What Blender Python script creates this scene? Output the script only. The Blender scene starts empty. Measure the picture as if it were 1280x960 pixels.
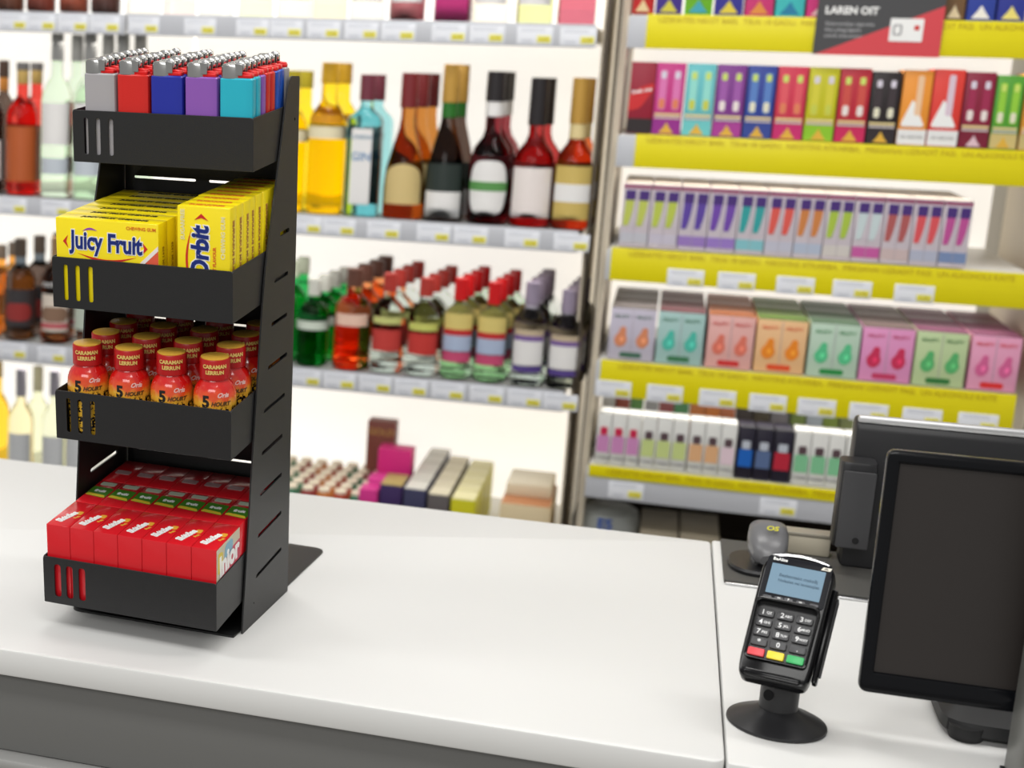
import bpy, bmesh, math, random
from mathutils import Matrix, Vector, Euler
random.seed(4)
C = bpy.context.scene.collection
R = math.radians
# ---------------------------------------------------------------- camera frame
ROT = ((0.952, 0.096, -0.289), (0.303, -0.197, 0.932), (0.033, -0.976, -0.217))
_m = Matrix(ROT)
_x = _m.col[0].normalized(); _z = _m.col[2] - _x * _m.col[2].dot(_x); _z.normalize(); _y = _z.cross(_x)
PX, PY, F = 235.0, 501.0, 1892.0
CAM = Vector((0, 0, 0.90 + 0.443 * 1.2))
def ray(x, y): return _x * (x - PX) + _y * (y - PY) + _z * F
def aty(x, y, Y): r = ray(x, y); return CAM + r * (Y / r.y)          # point on a real vertical plane at depth Y
def atz(x, y, Z): r = ray(x, y); return CAM + r * ((Z - CAM.z) / r.z)  # point on a real level plane
cam_d = bpy.data.cameras.new('camera'); cam = bpy.data.objects.new('camera', cam_d); C.objects.link(cam)
mw = Matrix((( _x.x, -_y.x, -_z.x, CAM.x), (_x.y, -_y.y, -_z.y, CAM.y), (_x.z, -_y.z, -_z.z, CAM.z), (0, 0, 0, 1)))
cam.matrix_world = mw
cam_d.sensor_width = 36; cam_d.lens = F / 1280 * 36
cam_d.shift_x = (640 - PX) / 1280; cam_d.shift_y = (PY - 480) / 1280
cam_d.clip_start = 0.05
cam_d.dof.use_dof = True; cam_d.dof.focus_distance = 1.42; cam_d.dof.aperture_fstop = 5.6
bpy.context.scene.camera = cam

# ---------------------------------------------------------------- materials
_mats = {}
def mat(name, col=(.8, .8, .8), rough=.5, metal=0, trans=0, emis=0, noise=0, nscale=60, bump=0, bscale=400, coat=0, ior=1.45, spec=.5, alpha=1, sss=0):
    if name in _mats: return _mats[name]
    m = bpy.data.materials.new(name); m.use_nodes = True
    nt = m.node_tree; b = nt.nodes['Principled BSDF']
    c = (*col[:3], 1)
    b.inputs['Base Color'].default_value = c
    b.inputs['Roughness'].default_value = rough
    b.inputs['Metallic'].default_value = metal
    b.inputs['Transmission Weight'].default_value = trans
    b.inputs['IOR'].default_value = ior
    b.inputs['Coat Weight'].default_value = coat
    b.inputs['Specular IOR Level'].default_value = spec
    b.inputs['Alpha'].default_value = alpha
    if emis:
        b.inputs['Emission Color'].default_value = c; b.inputs['Emission Strength'].default_value = emis
    if noise or bump:
        tc = nt.nodes.new('ShaderNodeTexCoord'); n = nt.nodes.new('ShaderNodeTexNoise')
        n.inputs['Scale'].default_value = nscale; n.inputs['Detail'].default_value = 4
        nt.links.new(tc.outputs['Object'], n.inputs['Vector'])
    if noise:
        mx = nt.nodes.new('ShaderNodeMix'); mx.data_type = 'RGBA'; mx.blend_type = 'MULTIPLY'
        mx.inputs[0].default_value = noise; mx.inputs[6].default_value = c
        nt.links.new(n.outputs['Fac'], mx.inputs[7]); nt.links.new(mx.outputs[2], b.inputs['Base Color'])
    if bump:
        n2 = nt.nodes.new('ShaderNodeTexNoise'); n2.inputs['Scale'].default_value = bscale
        nt.links.new(tc.outputs['Object'], n2.inputs['Vector'])
        bp = nt.nodes.new('ShaderNodeBump'); bp.inputs['Strength'].default_value = bump; bp.inputs['Distance'].default_value = .001
        nt.links.new(n2.outputs['Fac'], bp.inputs['Height']); nt.links.new(bp.outputs['Normal'], b.inputs['Normal'])
    _mats[name] = m
    return m
def S(r, g, b):   # sRGB 0..255 -> linear
    f = lambda v: (v / 255 / 12.92) if v / 255 <= .04045 else ((v / 255 + .055) / 1.055) ** 2.4
    return (f(r), f(g), f(b))
def paper(rgb, rough=.45, coat=0): return mat('card_%d_%d_%d' % rgb, S(*rgb), rough, coat=coat)
def plastic(rgb, rough=.3): return mat('plastic_%d_%d_%d' % rgb, S(*rgb), rough)
def glass(rgb, rough=.06): return mat('glass_%d_%d_%d' % rgb, tuple(v ** .6 for v in S(*rgb)), rough, trans=1, ior=(1.09 if rgb == (236, 242, 238) else 1.15) if min(rgb) > 145 else 1.2)

BLACK = mat('black_powder_coat', S(33, 33, 34), .46, bump=.12, bscale=900)
WHITE_TOP = mat('white_laminate', S(219, 219, 217), .5)
GREY_PANEL = mat('grey_panel', S(112, 112, 110), .45)
GREY_TRIM = mat('light_grey_trim', S(170, 170, 168), .35, metal=.3)
DARK_PLINTH = mat('dark_plinth', S(52, 50, 50), .6)
CHROME = mat('chrome', (.75, .75, .76), .14, metal=1)
STEEL = mat('brushed_steel', (.46, .46, .45), .22, metal=1)
GLOSS = mat('gloss_black', S(13, 13, 15), .16, spec=.28)
SATIN = mat('satin_black', S(33, 33, 35), .38)
RUBBER = mat('soft_black', S(30, 30, 31), .55)
INK = mat('ink', S(25, 22, 20), .6)
WHITE = paper((244, 244, 242)); NAVY = paper((16, 40, 120)); RED = paper((206, 36, 34)); YEL = paper((246, 222, 30))
RAIL = mat('rail_plastic', S(196, 198, 204), .4)
TAG = paper((236, 238, 244)); TAGY = paper((230, 222, 90)); TAGI = paper((190, 194, 204))
SHELF = mat('shelf_white', S(222, 220, 214), .4)
STRIP = mat('strip_yellow', S(232, 218, 10), .4); STRIPI = paper((196, 170, 12))
LIGHTBOX = mat('lit_back_panel', (1.0, .975, .925), .6, emis=.66)
UPR = mat('upright_bronze', S(84, 74, 62), .45, metal=.2)
FRAME = mat('cream_frame', S(226, 214, 192), .5)
CAVSHADE = mat('cavity_shade', S(66, 58, 48), .6)  # brown paints in the shade of the cavity below the lowest right rail
LIP = mat('clear_acrylic', (.93, .95, .97), .05, trans=1, ior=1.15)

# ---------------------------------------------------------------- mesh helpers
_cache = {}
def finish(bm, m, smooth=True, name='mesh', flat=False):
    me = bpy.data.meshes.new(name); bm.to_mesh(me); bm.free()
    if m: me.materials.append(m)
    if smooth:
        for p in me.polygons: p.use_smooth = True
        try: me.set_sharp_from_angle(angle=R(35))
        except Exception: pass
    return me
def box_me(sx, sy, sz, m, bev=.0006, seg=2):
    k = ('b', round(sx, 5), round(sy, 5), round(sz, 5), m.name, bev, seg)
    if k in _cache: return _cache[k]
    bm = bmesh.new(); bmesh.ops.create_cube(bm, size=1)
    bmesh.ops.scale(bm, vec=(sx, sy, sz), verts=bm.verts)
    bev2 = min(bev, min(sx, sy, sz) * .45)
    if bev2 > 0: bmesh.ops.bevel(bm, geom=bm.edges[:], offset=bev2, segments=seg, affect='EDGES', profile=.5)
    _cache[k] = finish(bm, m); return _cache[k]
def obj(name, me, parent=None, loc=(0, 0, 0), rot=None, label=None, mtx=None):
    o = bpy.data.objects.new(name, me); C.objects.link(o)
    if parent: o.parent = parent
    if mtx is not None: o.matrix_local = mtx
    else:
        o.location = loc
        if rot: o.rotation_euler = rot
    if label: o['label'] = label
    return o
def box(name, size, loc, m, parent=None, bev=.0006, rot=None, label=None, seg=2):
    return obj(name, box_me(*size, m, bev, seg), parent, loc, rot, label)
def bspan(name, lo, hi, m, parent=None, bev=.0006, label=None):
    return box(name, tuple(hi[i] - lo[i] for i in range(3)), tuple((hi[i] + lo[i]) / 2 for i in range(3)), m, parent, bev, label=label)
def tag(o, label, cat, group=None, kind=None):
    o['label'] = label; o['category'] = cat
    if group: o['group'] = group
    if kind: o['kind'] = kind
    return o
def root(name, label, cat, loc=(0, 0, 0), rz=0, group=None, mtx=None):
    o = bpy.data.objects.new(name, None); C.objects.link(o); o.empty_display_size = .02
    if mtx is not None: o.matrix_world = mtx
    else: o.location = loc; o.rotation_euler = (0, 0, rz)
    return tag(o, label, cat, group)
def struct(o): o['kind'] = 'structure'; return o
def dup(r, mtx, label):
    c = r.copy(); C.objects.link(c); c.matrix_world = mtx; c['label'] = label
    for ch in list(r.children):
        k = ch.copy(); C.objects.link(k); k.parent = c
        for g in list(ch.children):
            q = g.copy(); C.objects.link(q); q.parent = k
    return c
def rpoly(pts, r, seg=5):
    out = []; n = len(pts)
    for i in range(n):
        p0, p, p1 = Vector(pts[i - 1]), Vector(pts[i]), Vector(pts[(i + 1) % n])
        rr = r[i] if isinstance(r, (list, tuple)) else r
        a = (p0 - p); b = (p1 - p); rr = min(rr, a.length * .49, b.length * .49)
        if rr <= 0: out.append(tuple(p)); continue
        A = p + a.normalized() * rr; B = p + b.normalized() * rr
        for k in range(seg + 1):
            t = k / seg; q = A * (1 - t) ** 2 + p * 2 * t * (1 - t) + B * t * t; out.append(tuple(q))
    return out
def rrect(x0, y0, x1, y1, r, seg=5): return rpoly([(x0, y0), (x1, y0), (x1, y1), (x0, y1)], r, seg)
def plate(outlines, th, m, bev=0):
    """flat sheet in XY, centred on z=0; outlines[0] is the rim, the rest are holes"""
    cu = bpy.data.curves.new('t', 'CURVE'); cu.dimensions = '2D'; cu.fill_mode = 'BOTH'
    cu.extrude = max(th / 2 - bev, 1e-5); cu.bevel_depth = bev; cu.bevel_resolution = 1; cu.offset = -bev
    for pts in outlines:
        sp = cu.splines.new('POLY'); sp.points.add(len(pts) - 1)
        for i, p in enumerate(pts): sp.points[i].co = (p[0], p[1], 0, 1)
        sp.use_cyclic_u = True
    o = bpy.data.objects.new('t', cu); me = bpy.data.meshes.new_from_object(o)
    bpy.data.objects.remove(o); bpy.data.curves.remove(cu)
    me.materials.clear(); me.materials.append(m)
    bm = bmesh.new(); bm.from_mesh(me); bmesh.ops.remove_doubles(bm, verts=bm.verts, dist=1e-6); bm.to_mesh(me); bm.free()
    for p in me.polygons: p.use_smooth = bev > 0 and abs(p.normal.z) < .97
    try: me.set_sharp_from_angle(angle=R(35))
    except Exception: pass
    return me
def join(items, m=None):
    bm = bmesh.new(); big = 2e-5
    for me, mx in items:
        b2 = bmesh.new(); b2.from_mesh(me); b2.transform(mx)
        t = bpy.data.meshes.new('x'); b2.to_mesh(t); b2.free(); bm.from_mesh(t); bpy.data.meshes.remove(t)
    me = finish(bm, m or items[0][0].materials[0])
    for p in me.polygons: p.use_smooth = p.area < big and len(p.vertices) == 4
    return me
def loft(secs, m, seg=28):
    """secs: (z, half x, half y, exponent)"""
    bm = bmesh.new(); rings = []
    for z, hx, hy, p in secs:
        ring = []
        for i in range(seg):
            a = 2 * math.pi * (i + .5) / seg; c, s = math.cos(a), math.sin(a)
            r = 1 / (abs(c) ** p + abs(s) ** p) ** (1 / p)
            ring.append(bm.verts.new((hx * r * c, hy * r * s, z)))
        rings.append(ring)
    for A, B in zip(rings, rings[1:]):
        for i in range(seg): bm.faces.new((A[i], A[(i + 1) % seg], B[(i + 1) % seg], B[i]))
    bm.faces.new(rings[0][::-1]); bm.faces.new(rings[-1])
    return finish(bm, m)
def lathe(prof, m, seg=28): return loft([(z, r, r, 2) for r, z in prof], m, seg)
def text_me(s, size, m, off=0, ext=.00012, align='CENTER', wrap=None, shear=0, spacing=1, fit=None):
    k = ('t', s, size, m.name, off, ext, align, wrap, shear, spacing, fit)
    if k in _cache: return _cache[k]
    cu = bpy.data.curves.new('t', 'FONT'); cu.body = s; cu.size = size; cu.align_x = align; cu.align_y = 'CENTER'
    cu.offset = off; cu.extrude = ext; cu.shear = shear; cu.space_character = spacing; cu.resolution_u = 3
    o = bpy.data.objects.new('t', cu); me = bpy.data.meshes.new_from_object(o)
    bpy.data.objects.remove(o); bpy.data.curves.remove(cu)
    me.materials.clear(); me.materials.append(m)
    if fit and len(me.vertices):
        xs = [v.co.x for v in me.vertices]; w = max(xs) - min(xs); f = fit / w
        for v in me.vertices: v.co.x *= f
    if wrap:
        bm = bmesh.new(); bm.from_mesh(me); bm.to_mesh(me); bm.free()
        for v in me.vertices:
            x, y, z = v.co; a = x / wrap; v.co = (math.sin(a) * (wrap + z), -math.cos(a) * (wrap + z), y)
    _cache[k] = me; return me
FR = Matrix.Rotation(R(90), 4, 'X')     # sheet in XY -> faces the shopper (-Y)
def front(x, y, z, rot=0): return Matrix.Translation((x, y, z)) @ FR @ Matrix.Rotation(rot, 4, 'Z')
def T(x, y, z): return Matrix.Translation((x, y, z))

# ---------------------------------------------------------------- counter
SEAM = .088
def slab(name, x0, x1, y0, y1, z0, z1, r, m, label, cat):
    rs = r
    me = plate([rpoly([(x0, y0), (x1, y0), (x1, y1), (x0, y1)], rs)], z1 - z0, m, bev=.0025)
    o = obj(name, me, None, (0, 0, (z0 + z1) / 2)); tag(o, label, cat); return o
slab('countertop', -1.6, SEAM - .0008, 1.203, 1.828, .874, .9, (.0, .012, .006, 0), WHITE_TOP,
     'long white laminate countertop that the black display rack stands on', 'countertop')
slab('countertop', SEAM + .0008, .95, 1.203, 1.835, .874, .9, (.004, 0, 0, .004), WHITE_TOP,
     'white laminate countertop under the card terminal and screen, right of the seam', 'countertop')
cb = root('counter_base', 'grey fronted cabinet carrying the white countertops', 'cabinet', (-.3, 1.5, 0))
def rel(o, r): o.location = (o.location[0] - r.location[0], o.location[1] - r.location[1], o.location[2] - r.location[2]); return o
rel(bspan('front_panel', (-1.6, 1.218, .793), (.95, 1.236, .8735), GREY_PANEL, cb), cb)
rel(bspan('ledge', (-1.6, 1.200, .780), (.95, 1.236, .792), GREY_TRIM, cb, bev=.003), cb)
rel(bspan('carcass', (-1.6, 1.2365, .0), (.95, 1.82, .8735), DARK_PLINTH, cb), cb)
rel(bspan('kick_panel', (-1.6, 1.226, .0), (.95, 1.236, .7795), DARK_PLINTH, cb), cb)
struct(bspan('floor', (-4, -2, -.05), (4, 4.2, 0), mat('floor_vinyl', S(150, 146, 138), .4, noise=.25, nscale=8), bev=0))
struct(bspan('wall_back', (-4, 3.62, 0), (4, 3.7, 3.2), mat('wall_paint', S(222, 216, 204), .7, noise=.08, nscale=5), bev=0))

# ---------------------------------------------------------------- display rack
O = atz(303, 793, .9)
RM = Matrix.Translation(O) @ Matrix.Rotation(R(-4.35), 4, 'Z')
rack = root('display_rack', 'tall black metal counter display rack with four trays of goods', 'display rack', mtx=RM)
TILT = 6.0
panel_out = [(0, 0), (.1376, 0), (.1235, .157), (.1095, .36), (.0955, .524), (.066, .524), (.0605, .508), (.046, .445), (.0195, .345), (.009, .182)]
panel_out = rpoly(panel_out, [.001, .001, .02, .02, .003, .009, .01, .03, .03, .03])
slots = []
def slot(cx, cy, L, w, ang):
    pts = rrect(-L / 2, -w / 2, L / 2, w / 2, w * .49, 3); a = R(ang)
    return [(cx + x * math.cos(a) - y * math.sin(a), cy + x * math.sin(a) + y * math.cos(a)) for x, y in pts]
for y, c, L in [(.3795, .0721, .027), (.337, .0684, .040), (.296, .0683, .046), (.2555, .0692, .056), (.2148, .0656, .061), (.1735, .0646, .061), (.1328, .0668, .064), (.0916, .0686, .070), (.0512, .0714, .076)]:
    slots.append(slot(c, y, L, .0040, 5))
slots.append(slot(.0866, .4845, .0034, .0032, 0)); slots.append(slot(.03, .022, .0024, .0022, 0))
side_me = plate([panel_out] + slots, .0016, BLACK)
SIDE = Matrix(((0, 0, 1, 0), (1, 0, 0, 0), (0, 1, 0, 0), (0, 0, 0, 1)))   # plate (x,y) -> rack (v,w)
obj('side_panel', side_me, rack, mtx=T(-.0008, 0, 0) @ SIDE)
obj('side_panel', side_me, rack, mtx=T(-.1812, 0, 0) @ SIDE)
# back panel follows the rear edge
bh = .522; lean = math.atan2(.1376 - .0955, .524)
holes = [slot(-.137 + .0, s, .066, .0024, 0) for s in (.421, .279, .136)] + [slot(-.058, s, .064, .0024, 0) for s in (.421, .279, .136)] + [slot(-.14, .476, .04, .0024, 0)]
back_me = plate([rrect(-.180, .0, -.0018, bh, .002)] + holes, .0014, BLACK, bev=.0003)
obj('back_panel', back_me, rack, mtx=T(0, .1355, .0005) @ Matrix.Rotation(R(90) + lean, 4, 'X'))
base_me = plate([rpoly([(-.172, -.0165), (-.004, -.013), (-.004, .286), (-.178, .286), (-.178, -.004)], [.01, .001, .014, .014, .004])], .002, BLACK, bev=.0004)
obj('base_plate', base_me, rack, mtx=T(0, 0, .0011))
TW = .1765; TX = -.1790; TH = .0475
TR = [(-.0179, .4400, .112), (-.0552, .3090, .157), (-.0450, .1820, .159), (-.0655, .0250, .188)]
TM = []
for i, (v0, w0, dep) in enumerate(TR):
    sl = [slot(x, .0240, .0335, wd, 90) for x, wd in (((.0135, .0042), (.0255, .0046), (.0385, .0047)) if i < 3 else ((.0150, .0068), (.0275, .0068), (.0405, .0068)))]
    fr = plate([rrect(0, 0, TW, TH, .0035)] + sl, .0013, BLACK, bev=.0003)
    fl = plate([rrect(0, 0, TW - .001, dep, .0005)], .0013, BLACK)
    sd = plate([rpoly([(0, 0), (dep, 0), (dep, TH), (0, TH)], [.0005, .0005, .002, .0035])], .0013, BLACK, bev=.0003)
    bk = plate([rrect(0, 0, TW - .001, .02, .0005)], .0012, BLACK)
    me = join([(fr, front(0, .0006, 0)), (fl, T(.0005, 0, .0007)), (sd, T(.0007, 0, 0) @ SIDE), (sd, T(TW - .0007, 0, 0) @ SIDE), (bk, front(.0005, dep - .001, 0))])
    L = T(TX, v0, w0) @ Matrix.Rotation(R(TILT), 4, 'X')
    obj('tray', me, rack, mtx=L)
    TM.append(RM @ L)
ORD = ['front', 'second', 'third', 'fourth', 'fifth', 'sixth', 'seventh', 'eighth', 'rearmost']

# ---- lighters
LC = {'grey': (168, 165, 168), 'red': (208, 38, 32), 'blue': (36, 48, 158), 'purple': (140, 88, 178), 'cyan': (40, 178, 200), 'bright blue': (34, 84, 182), 'pink': (190, 70, 90)}
lw, ld, lh = .0309, .0122, .079
body_cache = {}
hood_me = loft([(0, .0090, .0058, 2.6), (.0098, .0088, .0057, 2.6), (.0115, .0080, .0052, 2.4), (.0124, .006, .0035, 2.2)], STEEL, 20)
btn_me = None
def lighter_body(c):
    if c in body_cache: return body_cache[c]
    m = plastic(LC[c], .28)
    me = loft([(0, lw / 2 - .001, ld / 2 - .001, 5), (.001, lw / 2, ld / 2, 6), (lh - .0012, lw / 2, ld / 2, 6), (lh, lw / 2 - .0012, ld / 2 - .0012, 5)], m, 32)
    body_cache[c] = me; return me
BTN = plastic((220, 30, 30), .25)
btn_me = join([(box_me(.0135, .0080, .0042, BTN, .0014, 3), T(-.0006, 0, .0020)), (box_me(.0085, .0070, .0018, BTN, .0008, 3), T(.0012, 0, .0044) @ Matrix.Rotation(R(8), 4, 'Y'))])
whl = lathe([(.0038, 0), (.0046, .0004), (.0046, .0036), (.0038, .004)], CHROME, 18)
fork = join([(box_me(.007, .0012, .010, STEEL, .0004), T(0, .0042, .005)), (box_me(.007, .0012, .010, STEEL, .0004), T(0, -.0042, .005))])
cols = ['grey', 'red', 'blue', 'purple', 'cyan']; colw = ['leftmost', 'second', 'middle', 'fourth', 'rightmost']
side_seq = {4: ['cyan', 'cyan', 'purple', 'red', 'red', 'bright blue', 'bright blue', 'grey'], 3: ['purple', 'blue', 'blue', 'cyan', 'red', 'grey', 'purple', 'blue'],
            2: ['blue', 'blue', 'grey', 'red', 'purple', 'cyan', 'blue', 'red'], 1: ['red', 'red', 'blue', 'grey', 'purple', 'red', 'cyan', 'blue'], 0: ['grey', 'pink', 'red', 'cyan', 'blue', 'purple', 'red', 'grey']}
for c in range(5):
    for r in range(8):
        colr = side_seq[c][r]
        L = TM[0] @ T((.0262 + c * .0331) + (random.uniform(-.0004, .0004) if r else 0), .0092 + r * .0131, .0018 + (random.uniform(0, .0015) if r else 0))
        g = root('lighter', f'{colr} pocket lighter, {ORD[r] if r < 7 else "rearmost"} one in the {colw[c]} column of the top tray', 'lighter', mtx=L, group='pocket lighters in the top tray')
        obj('fuel_body', lighter_body(colr), g)
        obj('metal_hood', hood_me, g, (-.0062, 0, lh - .0004), label='silver metal hood')
        obj('gas_button', btn_me, g, (.0078, 0, lh - .0004), label='red button')
        obj('fork', fork, g, (.0022, 0, lh + .0022))
        obj('spark_wheel', whl, g, (.0022, .002, lh + .0098), rot=(R(90), 0, 0))

# ---- gum cartons
GY = mat('carton_yellow', S(250, 226, 22), .32, coat=.2)
def swoosh(w, h, th, m):     # crescent under a word
    n = 14; a = [(-w / 2 + w * i / n, -h * math.sin(math.pi * i / n)) for i in range(n + 1)]
    b = [(-w / 2 + w * i / n, -(h - th) * math.sin(math.pi * i / n)) for i in range(n, -1, -1)]
    return plate([a + b[1:-1]], .0002, m)
def chevron(s, m): return plate([[(0, -s), (-s * .9, 0), (0, s), (-s * .32, 0)]], .0002, m)
bw, bd, bhh = .1015, .0208, .082
jb = root('gum_carton', '', 'carton', group='yellow gum cartons lying on their long edge')
box('carton', (bw, bd, bhh), (0, 0, bhh / 2), GY, jb, bev=.0008)
def word(parent, name, s, size, x, z, y, mf, mb, off, rot=0, ob=.0009, shear=0, fit=None):
    b = obj(name, text_me(s, size, mb, off + ob, .0001, shear=shear, fit=fit and fit + ob * 2), parent, mtx=front(x, y, z, rot))
    obj('lettering', text_me(s, size, mf, off, .0001, shear=shear, fit=fit), b, mtx=T(0, 0, .0003))
    return b
fy = -bd / 2 - .0002
word(jb, 'brand_name', 'Juicy', .0230, -.0200, .0618, fy, NAVY, WHITE, .0007, R(-1), fit=.0338)
word(jb, 'brand_name', 'Fruit', .0230, .0178, .0608, fy, NAVY, WHITE, .0007, R(-1), fit=.0338)
obj('red_swoosh', swoosh(.058, .0068, .0026, RED), jb, mtx=front(.000, fy, .0505))
obj('arrow_mark', chevron(.0058, RED), jb, mtx=front(-.0385, fy, .0605))
obj('arrow_mark', chevron(.0058, RED), jb, mtx=front(.0350, fy, .0590, R(180)))
obj('purple_mark', swoosh(.015, -.0030, -.0020, paper((150, 70, 170))), jb, mtx=front(-.0165, fy, .0715, R(4)))
obj('small_print', text_me('CHEWING GUM', .0040, paper((222, 120, 30)), .0001), jb, mtx=front(.034, fy, .0765))
obj('corner_picture', plate([[(.0505, .0), (.0505, .062), (.008, .022), (.0, .0)]], .0002, paper((226, 92, 66))), jb, mtx=front(0, fy + .00005, .0005))
obj('corner_band', plate([[(.0505, .062), (.0505, .0575), (.0135, .022), (.008, .022)]], .0002, paper((240, 232, 228))), jb, mtx=front(0, fy - .0001, .0005))
obj('top_print', text_me('JUICY FRUIT CHEWING', .0062, INK, .0003), jb, mtx=T(.004, 0, bhh + .0002) @ Matrix.Rotation(R(0), 4, 'Z'))
obj('side_print', text_me('FRUIT GUM 1928', .0052, paper((170, 140, 20)), .0001), jb, mtx=Matrix(((0, 0, 1, bw / 2 + .0002), (0, 1, 0, 0), (1, 0, 0, bhh / 2), (0, 0, 0, 1))))
for r in range(7):
    L = TM[1] @ T(.0545 + random.uniform(-.0006, .0006) * (r > 0), .0128 + r * .0214, .0016)
    lab = f'wide yellow Juicy Fruit style gum carton'
    lab = f'wide yellow gum carton with blue lettering, {ORD[r] if r < 6 else "rearmost"} of the left stack'
    if r == 0: jb.matrix_world = L; jb['label'] = lab
    else: dup(jb, L, lab)
ow, od, oh = .0495, .0168, .1005
ob_ = root('gum_carton', '', 'carton', group='narrow yellow gum cartons standing upright')
box('carton', (ow, od, oh), (0, 0, oh / 2), GY, ob_, bev=.0008)
fy = -od / 2 - .0002
word(ob_, 'brand_name', 'Orbit', .0225, -.0025, .0595, fy, NAVY, WHITE, .0009, R(90), shear=.1, fit=.0475)
obj('arrow_mark', chevron(.0066, RED), ob_, mtx=front(-.0020, fy, .0885, R(-90)))
obj('red_swoosh', swoosh(.055, .0055, .0022, RED), ob_, mtx=front(-.0115, fy, .053, R(-90)))
obj('small_print', text_me('SUGARFREE', .0052, paper((236, 228, 170)), .0002), ob_, mtx=front(-.0195, fy, .084, R(90)))
obj('small_print', text_me('CHEWING GUM', .0052, paper((236, 228, 170)), .0002), ob_, mtx=front(.0185, fy, .074, R(90)))
obj('small_print', text_me('PEPPERMINT FLAVOUR', .0040, paper((222, 120, 30)), .0002), ob_, mtx=front(.0105, fy, .045, R(90)))
obj('top_print', text_me('SUGARFREE', .0062, paper((220, 120, 40)), .0003), ob_, mtx=T(0, 0, oh + .0002))
obj('side_print', text_me('CHEWING GUM SUGARFREE', .0060, paper((176, 120, 60)), .0002), ob_, mtx=Matrix(((0, 0, 1, ow / 2 + .0002), (0, 1, 0, 0), (1, 0, 0, oh / 2), (0, 0, 0, 1))) @ Matrix.Rotation(0, 4, 'Z'))
for r in range(9):
    L = TM[1] @ T(.1480 + random.uniform(-.0006, .0006) * (r > 0), .0112 + r * .0171, .0016)
    lab = f'narrow upright yellow gum carton, {ORD[r]} of the right stack'
    if r == 0: ob_.matrix_world = L; ob_['label'] = lab
    else: dup(ob_, L, lab)

# ---- energy shots
em = bpy.data.materials.new('shot_label'); em.use_nodes = True
nt = em.node_tree; b = nt.nodes['Principled BSDF']; b.inputs['Roughness'].default_value = .16; b.inputs['Coat Weight'].default_value = .5
tc = nt.nodes.new('ShaderNodeTexCoord'); sp = nt.nodes.new('ShaderNodeSeparateXYZ'); nt.links.new(tc.outputs['Object'], sp.inputs[0])
nz = nt.nodes.new('ShaderNodeTexNoise'); nz.inputs['Scale'].default_value = 90; nt.links.new(tc.outputs['Object'], nz.inputs['Vector'])
ma = nt.nodes.new('ShaderNodeMath'); ma.operation = 'MULTIPLY_ADD'; ma.inputs[1].default_value = .022; nt.links.new(nz.outputs['Fac'], ma.inputs[0]); nt.links.new(sp.outputs['Z'], ma.inputs[2])
mp = nt.nodes.new('ShaderNodeMapRange'); mp.inputs['From Min'].default_value = .043; mp.inputs['From Max'].default_value = .086; nt.links.new(ma.outputs[0], mp.inputs['Value'])
cr = nt.nodes.new('ShaderNodeValToRGB'); cr.color_ramp.elements[0].position = .0; cr.color_ramp.elements[0].color = (*S(226, 176, 50), 1)
cr.color_ramp.elements[1].position = .75; cr.color_ramp.elements[1].color = (*S(200, 22, 20), 1)
e = cr.color_ramp.elements.new(.34); e.color = (*S(232, 172, 56), 1); e = cr.color_ramp.elements.new(.52); e.color = (*S(226, 82, 34), 1)
nt.links.new(mp.outputs[0], cr.inputs[0])
n3 = nt.nodes.new('ShaderNodeTexNoise'); n3.inputs['Scale'].default_value = 330; nt.links.new(tc.outputs['Object'], n3.inputs['Vector'])
lt = nt.nodes.new('ShaderNodeMapRange'); lt.inputs['From Min'].default_value = .0465; lt.inputs['From Max'].default_value = .0440; nt.links.new(sp.outputs['Z'], lt.inputs['Value'])
g2 = nt.nodes.new('ShaderNodeMath'); g2.operation = 'GREATER_THAN'; g2.inputs[1].default_value = .51; nt.links.new(n3.outputs['Fac'], g2.inputs[0])
m3 = nt.nodes.new('ShaderNodeMath'); m3.operation = 'MULTIPLY'; nt.links.new(lt.outputs[0], m3.inputs[0]); nt.links.new(g2.outputs[0], m3.inputs[1])
mx = nt.nodes.new('ShaderNodeMix'); mx.data_type = 'RGBA'; nt.links.new(m3.outputs[0], mx.inputs[0]); nt.links.new(cr.outputs[0], mx.inputs[6]); mx.inputs[7].default_value = (*S(28, 20, 16), 1)
nt.links.new(mx.outputs[2], b.inputs['Base Color'])
CAPR = mat('cap_red', S(176, 20, 22), .3); GOLD = mat('gold_lid', S(222, 172, 66), .35); GOLDT = paper((226, 196, 110))
sh = root('energy_shot', '', 'bottle', group='energy shot bottles in the third tray')
obj('bottle_body', lathe([(.017, 0), (.0196, .0015), (.0199, .004), (.0199, .052), (.0195, .0560), (.0182, .0605), (.0160, .0645), (.0134, .0672), (.0124, .0700)], em, 36), sh)
obj('cap', lathe([(.0128, .0690), (.0142, .0695), (.0140, .0875), (.0136, .0882)], CAPR, 36), sh)
obj('lid_disc', lathe([(.0128, .0880), (.0130, .0888), (.0118, .0892)], GOLD, 36), sh, label='gold lid disc')
obj('cap_print', text_me('CARAMAN', .0048, GOLDT, .0002, wrap=.0145), sh, (0, 0, .0822))
obj('cap_print', text_me('LERRUN', .0048, GOLDT, .0002, wrap=.0145), sh, (0, 0, .0768))
obj('number', text_me('5', .0150, INK, .0006, wrap=.0200), sh, rot=(0, 0, R(-24)), loc=(0, 0, .0505))
obj('brand_name', text_me('HOURT', .0052, paper((96, 66, 34)), .0002, wrap=.0202, shear=.3), sh, rot=(0, 0, R(16)), loc=(0, 0, .0490))
obj('flavour_name', text_me('Oria', .0060, paper((240, 196, 190)), .0002, wrap=.0196, shear=.4), sh, rot=(0, 0, R(22)), loc=(0, 0, .0570))
c4 = ['leftmost', 'second', 'third', 'rightmost']
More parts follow.
